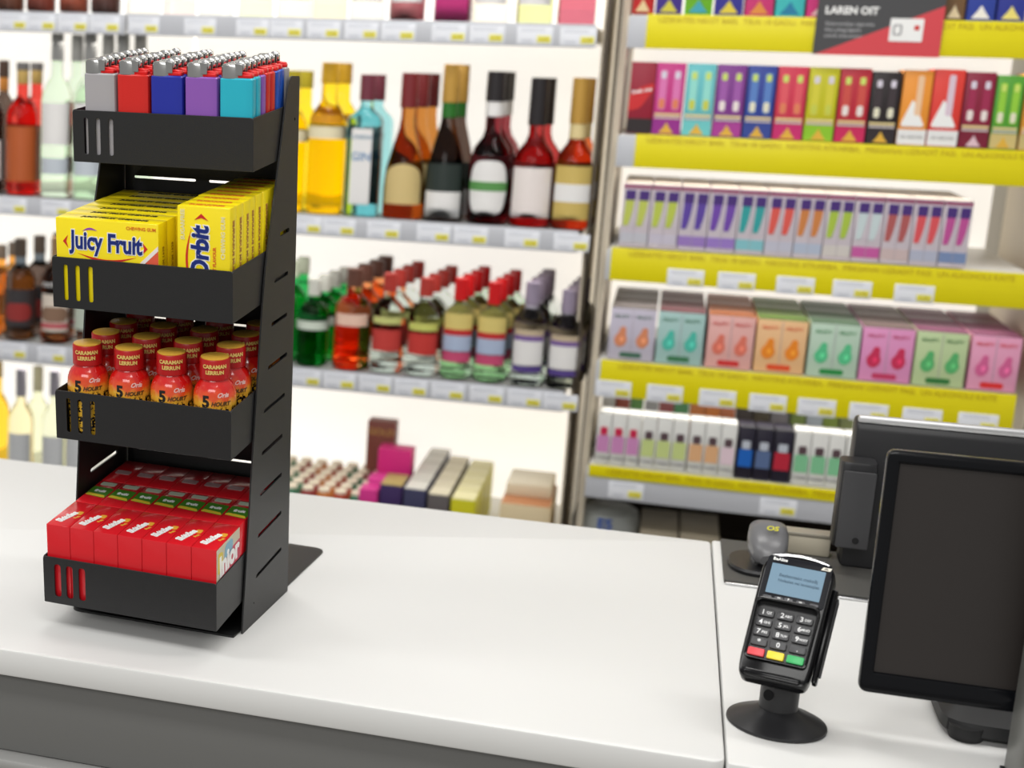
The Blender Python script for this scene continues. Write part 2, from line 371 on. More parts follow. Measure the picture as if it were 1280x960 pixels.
for c in range(4):
    for r in range(4):
        L = TM[2] @ T(.0240 + c * .0427, .0230 + r * .0412, .0014) @ Matrix.Rotation(R(20 + ((c * 37 + r * 71) % 17 - 8 if r else 0)), 4, 'Z')
        lab = f'red and gold energy shot bottle, {ORD[r] if r < 3 else "rearmost"} in the {c4[c]} column'
        if c == r == 0: sh.matrix_world = L; sh['label'] = lab
        else: dup(sh, L, lab)

# ---- candy boxes
CR = mat('candy_red', S(214, 30, 40), .25, coat=.3)
cw, cd, chh = .0243, .0610, .0775
def film(rgb): return paper(rgb, .2)
for c in range(7):
    for r in range(3):
        L = TM[3] @ T(.0150 + c * .0246, .0345 + r * .0617, .0016)
        colname = ['leftmost', 'second', 'third', 'fourth', 'fifth', 'sixth', 'rightmost'][c]
        rn = ['front', 'middle', 'rear'][r]
        look = ['with white lettering on top', 'with green and yellow picture on top', 'dark end near the back'][r] if r < 2 else 'with white patch on top'
        g = root('candy_box', f'red candy box {look}, {rn} row, {colname} of seven', 'candy box', mtx=L, group='red candy boxes in the bottom tray')
        box('carton', (cw, cd, chh), (0, 0, chh / 2), CR, g, bev=.0007)
        if r == 0:
            w_ = obj('brand_name', text_me('Skittles', .0105, WHITE, .0006, fit=.027), g, mtx=T(-.001, -.008, chh + .0003) @ Matrix.Rotation(R(76), 4, 'Z'))
            obj('picture', plate([rrect(-.003, -.004, .003, .004, .002)], .0003, paper((224, 160, 50))), g, (.0065, .004, chh + .0002))
            obj('small_print', text_me('fruit', .004, paper((226, 170, 60)), .0002), g, mtx=T(.008, -.006, chh + .0002) @ Matrix.Rotation(R(68), 4, 'Z'))
        elif r == 1:
            obj('picture', plate([rpoly([(-.0112, -.006), (.0112, -.010), (.0112, .015), (-.0112, .017)], .003)], .0003, paper((66, 130, 32))), g, (0, -.004, chh + .0002))
            obj('picture', plate([rpoly([(-.011, -.004), (.0112, -.007), (.009, -.002), (-.009, .001)], .001)], .0003, paper((232, 206, 60))), g, (0, -.006, chh + .0004))
            obj('lettering', text_me('fruit', .0075, WHITE, .0004, fit=.012), g, mtx=T(0, .002, chh + .0005))
            obj('picture', plate([rrect(-.008, -.004, .008, .004, .002)], .0003, paper((186, 196, 176))), g, (0, .022, chh + .0002))
        else:
            obj('picture', plate([rrect(-.008, -.005, .008, .005, .002)], .0003, paper((190, 150, 150))), g, (0, -.004, chh + .0002))
        if c == 6 and r == 0:
            sm = Matrix(((0, 0, 1, cw / 2 + .0002), (1, 0, 0, 0), (0, 1, 0, 0), (0, 0, 0, 1)))
            obj('side_picture', plate([rrect(-.030, .010, .0300, .0765, .001)], .0002, paper((206, 196, 170))), g, mtx=sm)
            obj('side_picture', plate([rpoly([(-.022, .011), (.03, .011), (.03, .066), (.0, .064), (-.022, .050)], .002)], .0003, paper((200, 60, 84))), g, mtx=T(.0002, 0, 0) @ sm)
            obj('side_picture', plate([rpoly([(-.012, .056), (.010, .058), (.012, .074), (-.008, .074)], .006)], .0003, paper((128, 176, 200))), g, mtx=T(.0002, 0, 0) @ sm)
            obj('side_picture', plate([rpoly([(-.027, .05), (-.016, .056), (-.014, .07), (-.026, .072)], .004)], .0003, paper((222, 200, 70))), g, mtx=T(.0002, 0, 0) @ sm)
            obj('side_lettering', text_me('lnior', .0270, WHITE, .0012, fit=.052), g, mtx=T(.0004, 0, 0) @ sm @ T(.002, .0570, 0) @ Matrix.Rotation(R(3), 4, 'Z'))

# ---------------------------------------------------------------- card terminal
TK = .974
tc0 = CAM + (Vector((.1322, 1.335, .9838)) - CAM) * TK
tm_ = root('card_terminal', 'black card payment terminal with keypad on a round swivel stand', 'card terminal', (.1307, 1.300, .9))
BT = tm_.location.copy()
obj('stand_base', lathe([(.0392, 0), (.0405, .0012), (.0402, .0030), (.034, .0062), (.025, .0098), (.0182, .0135), (.0165, .0150), (.0162, .0152)], SATIN, 64), tm_)
obj('stand_pole', lathe([(.0157, .012), (.0157, .066)], SATIN, 40), tm_)
obj('pole_hole', loft([(0, .0042, .0042, 2), (.001, .0046, .0046, 2)], GLOSS, 20), tm_, (-.0095, -.0128, .0295), rot=(R(75), 0, R(-36)))
yaw, tilt = R(-15), R(41)
MR = Matrix.Rotation(yaw, 4, 'Z') @ Matrix.Rotation(R(90) - tilt, 4, 'X')   # local: x right, y up the face, z out of the face
FM = T(*(tc0 - BT)) @ MR @ Matrix.Scale(TK, 4)
w2, h2 = .0302, .0605
def term(name, me, z=0, x=0, y=0, label=None, parent=None, rz=0):
    return obj(name, me, parent or tm_, mtx=(FM if parent is None else Matrix()) @ T(x, y, z) @ Matrix.Rotation(rz, 4, 'Z'), label=label)
outl = rpoly([(-.0270, -h2), (.0270, -h2), (w2 - .001, -h2 + .015), (w2, h2 - .012), (.020, h2 - .001), (0, h2 + .0012), (-.020, h2 - .001), (-w2, h2 - .012), (-w2 + .001, -h2 + .015)], [.007, .007, .01, .012, .01, .01, .01, .012, .01])
term('body', plate([outl], .017, GLOSS, bev=.0030), -.0085)
out2 = [(x * .93, y * .95) for x, y in outl]
term('back_shell', plate([out2], .012, SATIN, bev=.004), -.0200)
term('mount_block', box_me(.032, .036, .012, SATIN, .003), -.0300, 0, -.020)
arc = [(-.0235, .0560), (-.012, .0588), (0, .0597), (.012, .0588), (.0235, .0560)]
term('top_trim', plate([arc + [(x, y - .0022) for x, y in arc[::-1]]], .0012, CHROME, bev=.0004), .0001)
term('display_window', plate([rrect(-.0268, .0120, .0268, .0552, .004)], .0008, mat('window_black', S(24, 25, 30), .3, spec=.12), bev=.0002), .0003)
LCDM = mat('lcd', S(100, 131, 152), .35, emis=.05)
term('lcd_screen', plate([rrect(-.0222, .0190, .0222, .0478, .0006)], .0006, LCDM), .0008)
lx = mat('lcd_ink', S(70, 98, 118), .5)
term('screen_text', text_me('Bezkontakt maksāj', .0042, lx, .00005, align='LEFT'), .00125, -.0145, .0375, rz=R(-1))
term('screen_text', text_me('Nolasiet vai ievietojiet', .0038, lx, .00005, align='LEFT'), .00125, -.0145, .0325, rz=R(-1))
term('maker_mark', text_me('BeAlise', .0040, WHITE, .0001), .0009, -.0165, .0520)
term('badge', plate([[(.0175, .0492), (.0252, .0492), (.0262, .0522), (.0192, .0522)]], .0005, paper((232, 226, 212))), .0009)
term('badge_print', text_me('alfa', .0024, INK, 0), .0013, .0218, .0507)
FK = mat('function_key', S(84, 84, 88), .25)
for i, x in enumerate((-.0195, -.0100, -.0020, .0080, .0190)):
    k = term('function_key', plate([rrect(-.0036, -.0013, .0036, .0013, .0011)], .0018, FK, bev=.0004), .0009, x, .0155 - abs(x) * .03)
    if i in (1, 2, 3): obj('key_mark', text_me(['', '<<', 'F', 'xx'][i], .0022, WHITE, .0001), k, (0, 0, .0011))
# keypad hood
ho = rpoly([(-.0260, -.0440), (.0250, -.0440), (.0262, .0120), (-.0268, .0120)], [.004, .004, .007, .007])
hi_ = rpoly([(-.0240, -.0425), (.0232, -.0425), (.0240, .0085), (-.0246, .0085)], [.003, .003, .0055, .0055])
hood = plate([ho, hi_], .0065, GLOSS, bev=.0008)
for v in hood.vertices:                          # the hood stands high at the top and runs out towards the coloured keys
    if v.co.z > 0: v.co.z *= max(.15, min(2.0, (v.co.y + .046) / .028))
term('keypad_hood', hood, .0028)
term('keypad', plate([hi_], .0012, mat('keypad_black', S(34, 34, 36), .35)), .0002)
KEY = mat('key_rubber', S(66, 66, 68), .4); KEYT = paper((235, 235, 235))
rows = [-.0008, -.0100, -.0192, -.0284]
names = [('1', 'QZ'), ('2', 'ABC'), ('3', 'DEF'), ('4', 'GHI'), ('5', 'JKL'), ('6', 'MNO'), ('7', 'PRS'), ('8', 'TUV'), ('9', 'WXY'), ('*', ''), ('0', ''), ('.', '')]
key_me = plate([rrect(-.0067, -.0034, .0067, .0034, .0018)], .0026, KEY, bev=.0006)
for i, (a, s) in enumerate(names):
    k = term('number_key', key_me, .0018, -.0008 + (i % 3 - 1) * .0158, rows[i // 3])
    obj('numeral', text_me(a, .0062, KEYT, .0001), k, (-.0024 if s else 0, 0, .0014))
    if s: obj('letters', text_me(s, .0030, KEYT, .00005), k, (.0026, 0, .0014))
for i, (nm, rgb) in enumerate((('cancel_key', (220, 66, 74)), ('correction_key', (244, 216, 52)), ('enter_key', (52, 176, 98)))):
    term(nm, plate([rrect(-.0069, -.0036, .0069, .0036, .0014)], .0030, plastic(rgb, .35), bev=.0007), .0020, -.0008 + (i - 1) * .0160, -.0380, label=f'{["red","yellow","green"][i]} key')
term('card_slot_lip', box_me(.046, .006, .005, GLOSS, .002), .0005, 0, -.0560)
term('swipe_reader', box_me(.0045, .088, .010, GLOSS, .0018), -.0110, .0318, -.0070)
term('stylus', loft([(-.036, .0012, .0012, 2), (.034, .0016, .0016, 2), (.038, .0008, .0008, 2)], SATIN, 12), -.003, .0368, -.006).matrix_local = FM @ T(.0349, -.008, -.0105) @ Matrix.Rotation(R(-90), 4, 'X')

# ---------------------------------------------------------------- monitors, mat, scanner
mat_o = root('equipment_mat', 'flat dark grey equipment mat along the rear edge of the right countertop', 'mat', (.35, 1.75, .9))
obj('sheet', plate([rrect(-.252, -.078, .55, .080, .002)], .0045, mat('mat_grey', S(74, 73, 70), .6, bump=.2, bscale=500), bev=.001), mat_o, (0, 0, .0023))
obj('chrome_edge', box_me(.80, .004, .003, CHROME, .0012), mat_o, (.149, -.081, .0016), label='shiny metal front edge')
mon = root('till_screen', 'large black till touchscreen nearest the camera on a low foot', 'monitor', (.43, 1.335, .9))
MX0, MX1, MZ0, MZ1 = .1885, .545, .9435, 1.147
W_, H_ = MX1 - MX0, MZ1 - MZ0
MM = T((MX0 + MX1) / 2 - .43, -.035, (MZ0 + MZ1) / 2 - .9) @ Matrix.Rotation(R(-4), 4, 'X') @ FR
a_ = rrect(-W_ / 2, -H_ / 2, W_ / 2, H_ / 2, .008); b_ = rrect(-W_ / 2 + .0105, -H_ / 2 + .0180, W_ / 2 - .0105, H_ / 2 - .0110, .0008)
obj('bezel', plate([a_, b_], .010, mat('bezel_black', S(14, 15, 18), .12, spec=.22), bev=.0025), mon, mtx=MM @ T(0, 0, .002))
obj('rear_housing', plate([rrect(-W_ / 2 + .002, -H_ / 2 + .002, W_ / 2 - .002, H_ / 2 - .002, .007)], .016, SATIN, bev=.004), mon, mtx=MM @ T(0, 0, -.0105))
obj('screen', plate([rrect(-W_ / 2 + .010, -H_ / 2 + .0170, W_ / 2 - .010, H_ / 2 - .0100, .0005)], .001, mat('dark_glass', S(46, 42, 40), .3)), mon, mtx=MM @ T(0, 0, .0035))
obj('foot', loft([(.0025, .062, .046, 6), (.006, .065, .050, 6), (.015, .064, .046, 6), (.028, .050, .020, 6), (.060, .046, .012, 6)], RUBBER, 40), mon, (-.102, .035, 0))
obj('foot_pad', loft([(0, .013, .013, 2), (.004, .0145, .0145, 2), (.012, .014, .014, 2)], RUBBER, 24), mon, (-.148, -.004, 0))
obj('foot_pad', loft([(0, .013, .013, 2), (.004, .0145, .0145, 2), (.012, .014, .014, 2)], RUBBER, 24), mon, (-.052, -.004, 0))

r2 = root('customer_display', 'dark second display with silver top rim standing behind the till touchscreen', 'monitor', (.46, 1.80, .9046))
RX0, RX1, RZ = .2240, .60, 1.0735
d = .012
prof = [(-.025, 0), (.020, 0), (.022, .165), (-.002, .1695), (-.010, .160), (-.014, .12)]
me = plate([rpoly(prof, [.002, .002, .004, .004, .01, .02])], RX1 - RX0, SATIN, bev=.004)
obj('housing', me, r2, mtx=T((RX0 + RX1) / 2 - .46, 0, 0) @ SIDE)
obj('silver_rim', box_me(RX1 - RX0 - .002, .008, .009, mat('silver_rim', (.62, .62, .63), .38, metal=.8), .003), r2, ((RX0 + RX1) / 2 - .46, -.007, .1670), label='silver rim along the top edge')
crd = obj('card_reader', loft([(.031, .0175, .016, 7), (.033, .0185, .017, 7), (.124, .0185, .017, 7), (.127, .0175, .016, 7)], SATIN, 36), r2, (.2275 - .46, -.040, 0), label='dark card reader on the left flank')
obj('reader_cover', plate([rrect(-.0165, -.047, .0165, .040, .002)], .003, mat('cover_grey', S(58, 58, 60), .45), bev=.0008), crd, mtx=front(.001, -.0180, .078))
obj('key_lock', loft([(0, .0036, .0036, 2), (.0015, .0034, .0034, 2)], GLOSS, 20), crd, (.0045, -.0190, .0405), rot=(R(90), 0, 0))

sc = root('barcode_scanner', 'grey handheld barcode scanner resting in its round stand behind the terminal', 'barcode scanner', (.1365, 1.735, .9047))
SG = mat('scanner_grey', S(104, 104, 106), .28)
obj('stand_foot', loft([(0, .033, .042, 2.4), (.0035, .034, .043, 2.4), (.006, .032, .041, 2.4)], SATIN, 48), sc)
hd = []
def blob(secs, m, name, par, mtx, seg=28): return obj(name, loft(secs, m, seg), par, mtx=mtx)
blob([(-.034, .008, .007, 2.2), (-.028, .016, .012, 2.6), (-.012, .0205, .0155, 3), (.006, .0215, .017, 3), (.020, .0200, .015, 3), (.028, .014, .009, 2.4)], SG, 'head', sc, T(.006, -.002, .030) @ Matrix.Rotation(R(-68), 4, 'X') @ Matrix.Rotation(R(0), 4, 'Z'))
blob([(.002, .010, .012, 2), (.012, .008, .010, 2), (.022, .009, .011, 2), (.028, .0125, .013, 2)], STEEL, 'neck', sc, T(-.002, .004, 0))
obj('yellow_mark', text_me('OS', .010, paper((196, 190, 40)), .0003, shear=.2), sc, mtx=T(.008, -.012, .0485) @ Matrix.Rotation(R(26), 4, 'X'))
cbx = root('receipt_box', 'small cream box on the mat between scanner and second display', 'box', (.190, 1.812, .9046))
box('case', (.050, .022, .022), (0, 0, .011), mat('cream_plastic', S(196, 188, 168), .4), cbx, bev=.002)
box('cover', (.052, .024, .004), (0, 0, .024), mat('cream_plastic2', S(150, 144, 130), .35), cbx, bev=.001)
ps = root('divider_post', 'grey metal post at the right edge beside the till touchscreen', 'post', (.3185, 1.25, .9))
box('post', (.036, .05, .36), (0, 0, .182), mat('post_grey', S(120, 120, 116), .4, metal=.3), ps, bev=.003)
box('foot_plate', (.040, .056, .002), (0, 0, .001), SATIN, ps)

# ---------------------------------------------------------------- shelving
YS, YB = 2.90, 3.36
def bay(label, x0, x1, tiers, deck, upr):
    g = root('shelving_bay', label, 'shelving', ((x0 + x1) / 2, YB, 0)); cx = (x0 + x1) / 2
    zl = .66 if deck < .49 else .3
    bspan('back_panel', (x0 - cx, .0, zl), (x1 - cx, .02, 2.1), LIGHTBOX, g, label='lit cream back panel')
    if deck < .49: bspan('lower_back_panel', (x0 - cx, .0, .3), (x1 - cx, .02, .659), CAVSHADE, g, label='lower panel with cavity shade painted into its brown')
    for t in tiers:
        z0, z1, kind = t
        s = bspan('shelf', (x0 - cx + .003, YS + .006 - YB, z1 - .028), (x1 - cx - .003, -.002, z1 - .002), SHELF, g, bev=.001)
        o = Vector(s.location)
        def sub(nm, lo, hi, m, bev=.0006, lb=None):
            q = bspan(nm, lo, hi, m, s, bev, lb); q.location = Vector(q.location) - o; return q
        if kind == 'grey':
            sub('price_rail', (x0 - cx, YS - YB, z0), (x1 - cx, YS + .005 - YB, z1), RAIL)
            sub('clear_lip', (x0 - cx, YS + .007 - YB, z1), (x1 - cx, YS + .010 - YB, z1 + .026), LIP, 0)
        elif kind == 'yellow':
            sub('price_rail', (x0 - cx, YS - YB, z0), (x1 - cx, YS + .005 - YB, z1 - .004), RAIL)
            q = sub('yellow_strip', (x0 - cx + .032 - (.004 if z0 < 1.2 else 0) * 6, YS - .0025 - YB, z0), (x1 - cx, YS - .0005 - YB, z1), STRIP)
            txt = t[3] if len(t) > 3 else ''
        elif kind == 'thin':
            sub('price_rail', (x0 - cx, YS - YB, .648), (x1 - cx, YS + .005 - YB, z1 - .004), RAIL)
            q = sub('yellow_strip', (x0 - cx + .004, YS - .0025 - YB, z0), (x1 - cx, YS - .0005 - YB, z1), STRIP)
        if kind in ('yellow', 'thin'):
            w = x1 - x0
            tx = 'UZSKAITES NIKOT BARI.  TIKAI 18 GADU.  NIKOTINS ATKARIBA.  PIRKSANAI UZRADIT PASI.  UN ALKOHOLS KAITE'
            obj('printed_warning', text_me(tx, .0135, STRIPI, .0002, fit=w - .07), q, mtx=front(.0, -.0014, (z1 - z0) / 2 - .0105))
    bspan('deck', (x0 - cx, YS + .01 - YB, deck - .05), (x1 - cx, -.002, deck), CAVSHADE if deck < .49 else SHELF, g)
    for ux in upr:
        hs = [rrect(-.0045, z, .0045, z + .022, .002, 2) for z in [.35 + .044 * k for k in range(38)]]
        obj('upright', plate([rrect(-.0135, .0, .0135, 2.1, .001)] + hs, .003, UPR), g, mtx=front(ux - cx, YS + .03 - YB, 0))
        box('upright_frame', (.012, .42, 2.1), (ux - cx + .0205, -.21, 1.05), FRAME, g)
        box('upright_frame', (.004, .42, 2.1), (ux - cx - .0165, -.21, 1.05), FRAME, g)
    return g
DECK = .50
bay('leftmost drinks bay whose grey rail ends behind the lighters', -2.1, -1.056, [(1.484, 1.524, 'grey'), (1.114, 1.152, 'grey'), (.803, .846, 'grey')], DECK, [])
bay('middle drinks bay of lit shelves with spirits behind the rack', -1.052, -.152, [(1.484, 1.525, 'grey'), (1.112, 1.153, 'grey'), (.808, .848, 'grey')], DECK, [-.1245])
bay('right bay with yellow shelf strips full of vape boxes', -.098, .612, [(1.486, 1.546, 'yellow'), (1.275, 1.335, 'yellow'), (1.067, 1.128, 'yellow'), (.848, .917, 'yellow'), (.690, .713, 'thin')], .47, [.655])
sb = root('shelving_bay', 'dark end section right of the vape bay', 'shelving', (.95, YB, 0))
bspan('back_panel', (-.26, 0, .3), (.5, .02, 2.1), mat('dark_end', S(60, 56, 50), .6), sb)

# sign on the top yellow strip
sg = root('shelf_sign', 'dark grey and red shelf sign with white card hanging over the top yellow strip', 'sign', (aty(1097, 40, YS - .004).x, YS - .0065, 1.484))
sw = (aty(1176, 66, YS).x - aty(1018, 62, YS).x)
obj('sign_board', plate([rrect(-sw / 2, 0, sw / 2, .13, .001)], .002, paper((70, 70, 72))), sg, mtx=front(0, 0, 0))
obj('red_triangle', plate([[(-sw / 2 + .003, 0), (sw / 2, 0), (sw / 2, .085)]], .001, paper((214, 70, 78))), sg, mtx=front(0, -.0012, 0))
obj('white_card', plate([rrect(-.026, -.019, .026, .019, .002)], .001, WHITE), sg, mtx=front(.044, -.0022, .044))
obj('card_drawing', plate([rrect(-.007, -.009, .007, .009, .004), rrect(-.0045, -.0065, .0045, .0065, .002)], .0006, paper((150, 150, 152))), sg, mtx=front(.030, -.0030, .044))
obj('card_drawing', plate([rrect(-.004, -.004, .004, .004, .002)], .0006, RED), sg, mtx=front(.060, -.0030, .048))
obj('lettering', text_me('LAREN OIT', .017, WHITE, .0006), sg, mtx=front(-.045, -.0015, .074))
for k, s in enumerate(('Elektroniskas cigaretes', 'tikai pilngadigiem', 'uzradi dokumentu')):
    obj('small_print', text_me(s, .0085, paper((170, 170, 172)), .0001, align='LEFT'), sg, mtx=front(-.085, -.0015, .052 - k * .010))

# ---- price tags
ptag = None
tn = 0
def tags(ranges, z, yoff, where, h=.032):
    global ptag
    n = len(ranges)
    for i, (a, b2, y) in enumerate(ranges):
        A = aty(a, y, YS); B = aty(b2, y, YS); cx = (A.x + B.x) / 2; w = B.x - A.x
        words = ['leftmost', 'second from the left', 'third from the left', 'fourth from the left', 'fifth from the left', 'sixth from the left', 'seventh from the left', 'eighth from the left', 'ninth from the left', 'tenth from the left', 'rightmost']
        p = words[i] if i < n - 1 else 'rightmost'
        g = root('price_tag', f'white price tag, {p} on {where}', 'price tag', (cx, YS - yoff, z), group='price tags on the shelf rails')
        obj('card', box_me(.064, .0012, h, TAG, .0003), g)
        q = obj('yellow_price', box_me(.024, .0006, .012, TAGY, .0001), g, (.0165, -.0008, -.006), label='yellow price field')
        obj('price_print', _price, q, mtx=front(0, -.0004, 0))
        obj('barcode_print', _lines, g, mtx=front(-.014, -.0008, -.010))
        obj('text_print', _lines2, g, mtx=front(-.004, -.0008, .008))
_price = text_me('5,49', .009, paper((190, 176, 40)), .0001)
_lines = join([(box_me(.0012, .005, .0003, TAGI, 0), T(-.008 + k * .0024, 0, 0)) for k in range(8)])
_lines2 = join([(box_me(.044, .0012, .0003, TAGI, 0), T(0, k * .004, 0)) for k in range(2)])
tags([(0, 31, 30), (32, 70, 30), (72, 110, 30), (112, 150, 30)], 1.503, .0006, 'the top rail of the leftmost bay')
tags([(160, 199, 35), (230, 270, 35), (296, 335, 35), (338, 378, 35), (384, 426, 35), (432, 472, 35), (477, 519, 40), (540, 583, 40), (588, 630, 40), (647, 691, 40), (700, 747, 40)], 1.503, .0006, 'the top rail of the middle bay')
tags([(-5, 36, 260), (51, 88, 260)], 1.132, .0006, 'the upper bottle rail of the leftmost bay')
tags([(366, 398, 285), (404, 443, 288), (459, 500, 290), (522, 562, 292), (569, 608, 295), (632, 673, 300), (694, 735, 303)], 1.131, .0006, 'the upper bottle rail of the middle bay')
tags([(0, 32, 445), (48, 81, 445)], .825, .0006, 'the lower bottle rail of the leftmost bay')
tags([(364, 398, 475), (407, 441, 478), (450, 488, 480), (495, 532, 485), (541, 579, 488), (588, 629, 492), (637, 675, 495), (682, 720, 498)], .827, .0006, 'the lower bottle rail of the middle bay')
tags([(837, 877, 345), (900, 941, 350), (973, 1015, 355), (1045, 1085, 360), (1121, 1165, 362)], 1.080, .0031, 'the yellow strip under the slim boxes')
tags([(748, 786, 485), (812, 850, 490), (878, 916, 495), (940, 980, 500), (1002, 1040, 505), (1066, 1106, 510), (1132, 1174, 515), (1202, 1244, 520)], .862, .0031, 'the yellow strip under the fruit boxes')
tags([(764, 801, 612), (953, 992, 635)], .668, .0006, 'the lowest grey rail')

# ---------------------------------------------------------------- bottles
def bottle(kind, r, h, gm, capm, caph, labels, neckm=None, nr=None, name='liquor_bottle'):
    """returns (body mesh, [(part name, mesh, loc, label)])"""
    nr = nr or r * .34
    p = 2; ky = 1
    if kind == 'round': secs = [(0, r * .9, r * .9, 2), (.004, r, r, 2), (h * .58, r, r, 2), (h * .64, r * .93, r * .93, 2), (h * .70, r * .66, r * .66, 2), (h * .745, nr * 1.1, nr * 1.1, 2), (h - .004, nr, nr, 2)]
    elif kind == 'square': secs = [(0, r * .95, r * .80, 6), (.004, r, r * .85, 6), (h * .66, r, r * .85, 6), (h * .70, r * .9, r * .76, 5), (h * .75, nr * 1.3, nr * 1.3, 2.4), (h * .78, nr, nr, 2), (h - .004, nr, nr, 2)]
    elif kind == 'cone': secs = [(0, r * .94, r * .94, 2), (.004, r, r, 2), (h * .20, r, r, 2), (h * .34, r * .92, r * .92, 2), (h * .50, r * .64, r * .64, 2), (h * .62, r * .40, r * .40, 2), (h * .70, nr, nr, 2), (h - .004, nr, nr, 2)]
    elif kind == 'squat': secs = [(0, r * .86, r * .86, 2), (.006, r * .96, r * .96, 2), (h * .22, r, r, 2), (h * .40, r * .98, r * .98, 2), (h * .50, r * .80, r * .80, 2), (h * .57, r * .45, r * .45, 2), (h * .62, nr, nr, 2), (h - .004, nr, nr, 2)]
    body = loft(secs, gm, 28); parts = []
    parts.append(('cap', lathe([(nr * 1.12, h - caph), (nr * 1.22, h - caph + .001), (nr * 1.18, h - .001), (nr * 1.05, h)], capm, 20), (0, 0, 0), None))
    for lb in labels:
        z0, z1, m, full = lb[:4]
        if kind == 'square':
            wv = r * (.78 if full else .6)
            me2 = plate([rrect(-wv, z0 * h, wv, z1 * h, .003)], .001, m); parts.append((lb[4] if len(lb) > 4 else 'label', me2, front(0, -r * .85 - .0006, 0), None))
        else:
            rr = r * (1.006 if len(lb) < 6 else lb[5])
            n = 18; span = math.pi * (1.05 if full else .62); bm = bmesh.new(); rw = []
            prof = lb[6] if len(lb) > 6 else None
            for i in range(n + 1):
                a = -span / 2 + span * i / n; e = abs(2 * i / n - 1)
                zt = z1 * h; zb = z0 * h
                if prof == 'arch': zt = zb + (z1 - z0) * h * (.62 + .38 * math.sqrt(max(0, 1 - e * e)))
                if prof == 'oval': mid = (z0 + z1) / 2 * h; hh = (z1 - z0) / 2 * h * math.sqrt(max(.02, 1 - e ** 4)); zt = mid + hh; zb = mid - hh
                rw.append([bm.verts.new((math.sin(a) * q, -math.cos(a) * q, z)) for q, z in ((rr, zb), (rr, zt), (rr + .0008, zt), (rr + .0008, zb))])
            for A, B in zip(rw, rw[1:]):
                for k in range(4): bm.faces.new((A[k], A[(k + 1) % 4], B[(k + 1) % 4], B[k]))
            bm.faces.new(rw[0]); bm.faces.new(rw[-1][::-1])
            parts.append((lb[4] if len(lb) > 4 else 'label', finish(bm, m), Matrix(), None))
    if neckm: parts.append(('neck_band', lathe([(nr * 1.06, h - caph - .028), (nr * 1.12, h - caph - .027), (nr * 1.10, h - caph)], neckm, 20), (0, 0, 0), None))
    return body, parts
BN = ['front of', 'second in', 'third in', 'fourth in', 'fifth in']
def column(px, halfpx, y_cap, shelf_z, n, desc, col, group, kind, gm, capm, caph, labels, neckm=None, nrf=.34, dy=None, txt=None, Y0=None, hmax=None, dx=0):
    Y = Y0 or (YS + .052)
    ymid = 200 if shelf_z > 1 else 400
    base = aty(px, 262 if 1.0 < shelf_z < 1.3 else (470 if shelf_z < 1.0 and shelf_z > .6 else (10 if shelf_z > 1.4 else 575)), Y)
    r = .95 * halfpx * (Y * 1.068) / F
    h = hmax or (aty(px, y_cap, Y).z - shelf_z)
    body, parts = bottle(kind, r, h, gm, capm, caph, labels, neckm, r * nrf)
    if txt:
        for s, sz, z, m in txt:
            if kind == 'square': parts.append(('lettering', text_me(s, sz, m, .0003), front(0, -r * .85 - .0015, z * h), None))
            else: parts.append(('lettering', text_me(s, sz, m, .0003, wrap=r * 1.02), T(0, 0, z * h), None))
    dy = dy or (2 * r + .006)
    for k in range(n):
        o = obj('liquor_bottle', body, None, (base.x + dx * k + random.uniform(-.001, .001), Y + dy * k, shelf_z + .0005))
        if kind != 'square': o.rotation_euler[2] = math.atan2(-base.x, Y) * .6
        cands = [desc, desc.split(' and ')[0], desc.split(' with ')[0]]
        lab = next((f'{c_}, {BN[k]} {col}' for c_ in cands if len(f'{c_}, {BN[k]} {col}'.split()) <= 16), f'{cands[2]}, {BN[k]} {col}')
        if n == 1: lab = f'{desc}, on {col}' if len(f'{desc}, on {col}'.split()) <= 16 else f'{cands[2]}, on {col}'
        tag(o, lab, 'bottle', group)
        for nm, me2, mt, lb in parts:
            if not isinstance(mt, Matrix): mt = T(*mt)
            obj(nm, me2, o, mtx=mt)
UP, LO, DK = 1.1535, .8485, DECK
G1 = 'spirit bottles on the upper lit shelf'; G2 = 'spirit bottles on the lower lit shelf'
cream = paper((232, 222, 196)); wl = paper((236, 234, 232)); dark = plastic((38, 34, 36)); gold = mat('gold_foil', S(196, 152, 70), .35, metal=.3)
YG = glass((255, 206, 10)); TL = glass((120, 200, 210)); AM = glass((170, 84, 20)); DKG = glass((44, 30, 24)); RD = glass((150, 20, 20)); CL = glass((236, 242, 238)); GN = glass((10, 128, 40)); OR = glass((236, 110, 50)); GT = glass((204, 232, 202)); WN = glass((232, 222, 160)); RD2 = glass((196, 26, 20)); DRD = glass((96, 14, 20))
# middle bay, upper shelf
ycap = mat('amber_cap', S(196, 150, 14), .4)
column(404, 23, 78, UP, 2, 'yellow liqueur bottle with amber cap and white band', 'the yellow column right of the rack', G1, 'round', YG, ycap, .040, [(.50, .58, paper((238, 226, 190)), 1), (.60, .66, paper((220, 150, 20)), 0, 'emblem', 1.0)], dx=.01, nrf=.38, txt=[('LIMONCELLO', .013, .54, paper((190, 170, 120)))])
column(359, 20.5, 88, UP, 2, 'yellow liqueur bottle half hidden by the rack', 'the yellow column beside the rack', G1, 'round', YG, mat('olive_cap', S(176, 160, 30), .4), .034, [(.50, .58, paper((238, 226, 190)), 1)], dx=.01, nrf=.38)
column(451, 21, 93, UP, 2, 'pale blue square gin bottle with maroon cap', 'the blue gin column', G1, 'square', TL, mat('maroon', S(112, 48, 62), .4), .050, [(.08, .62, wl, 0), (.36, .46, paper((60, 120, 170)), 0, 'emblem')][:1], dx=.008, nrf=.36, txt=[('GIN', .022, .42, paper((70, 130, 180))), ('LONDON', .010, .56, paper((120, 150, 170)))])
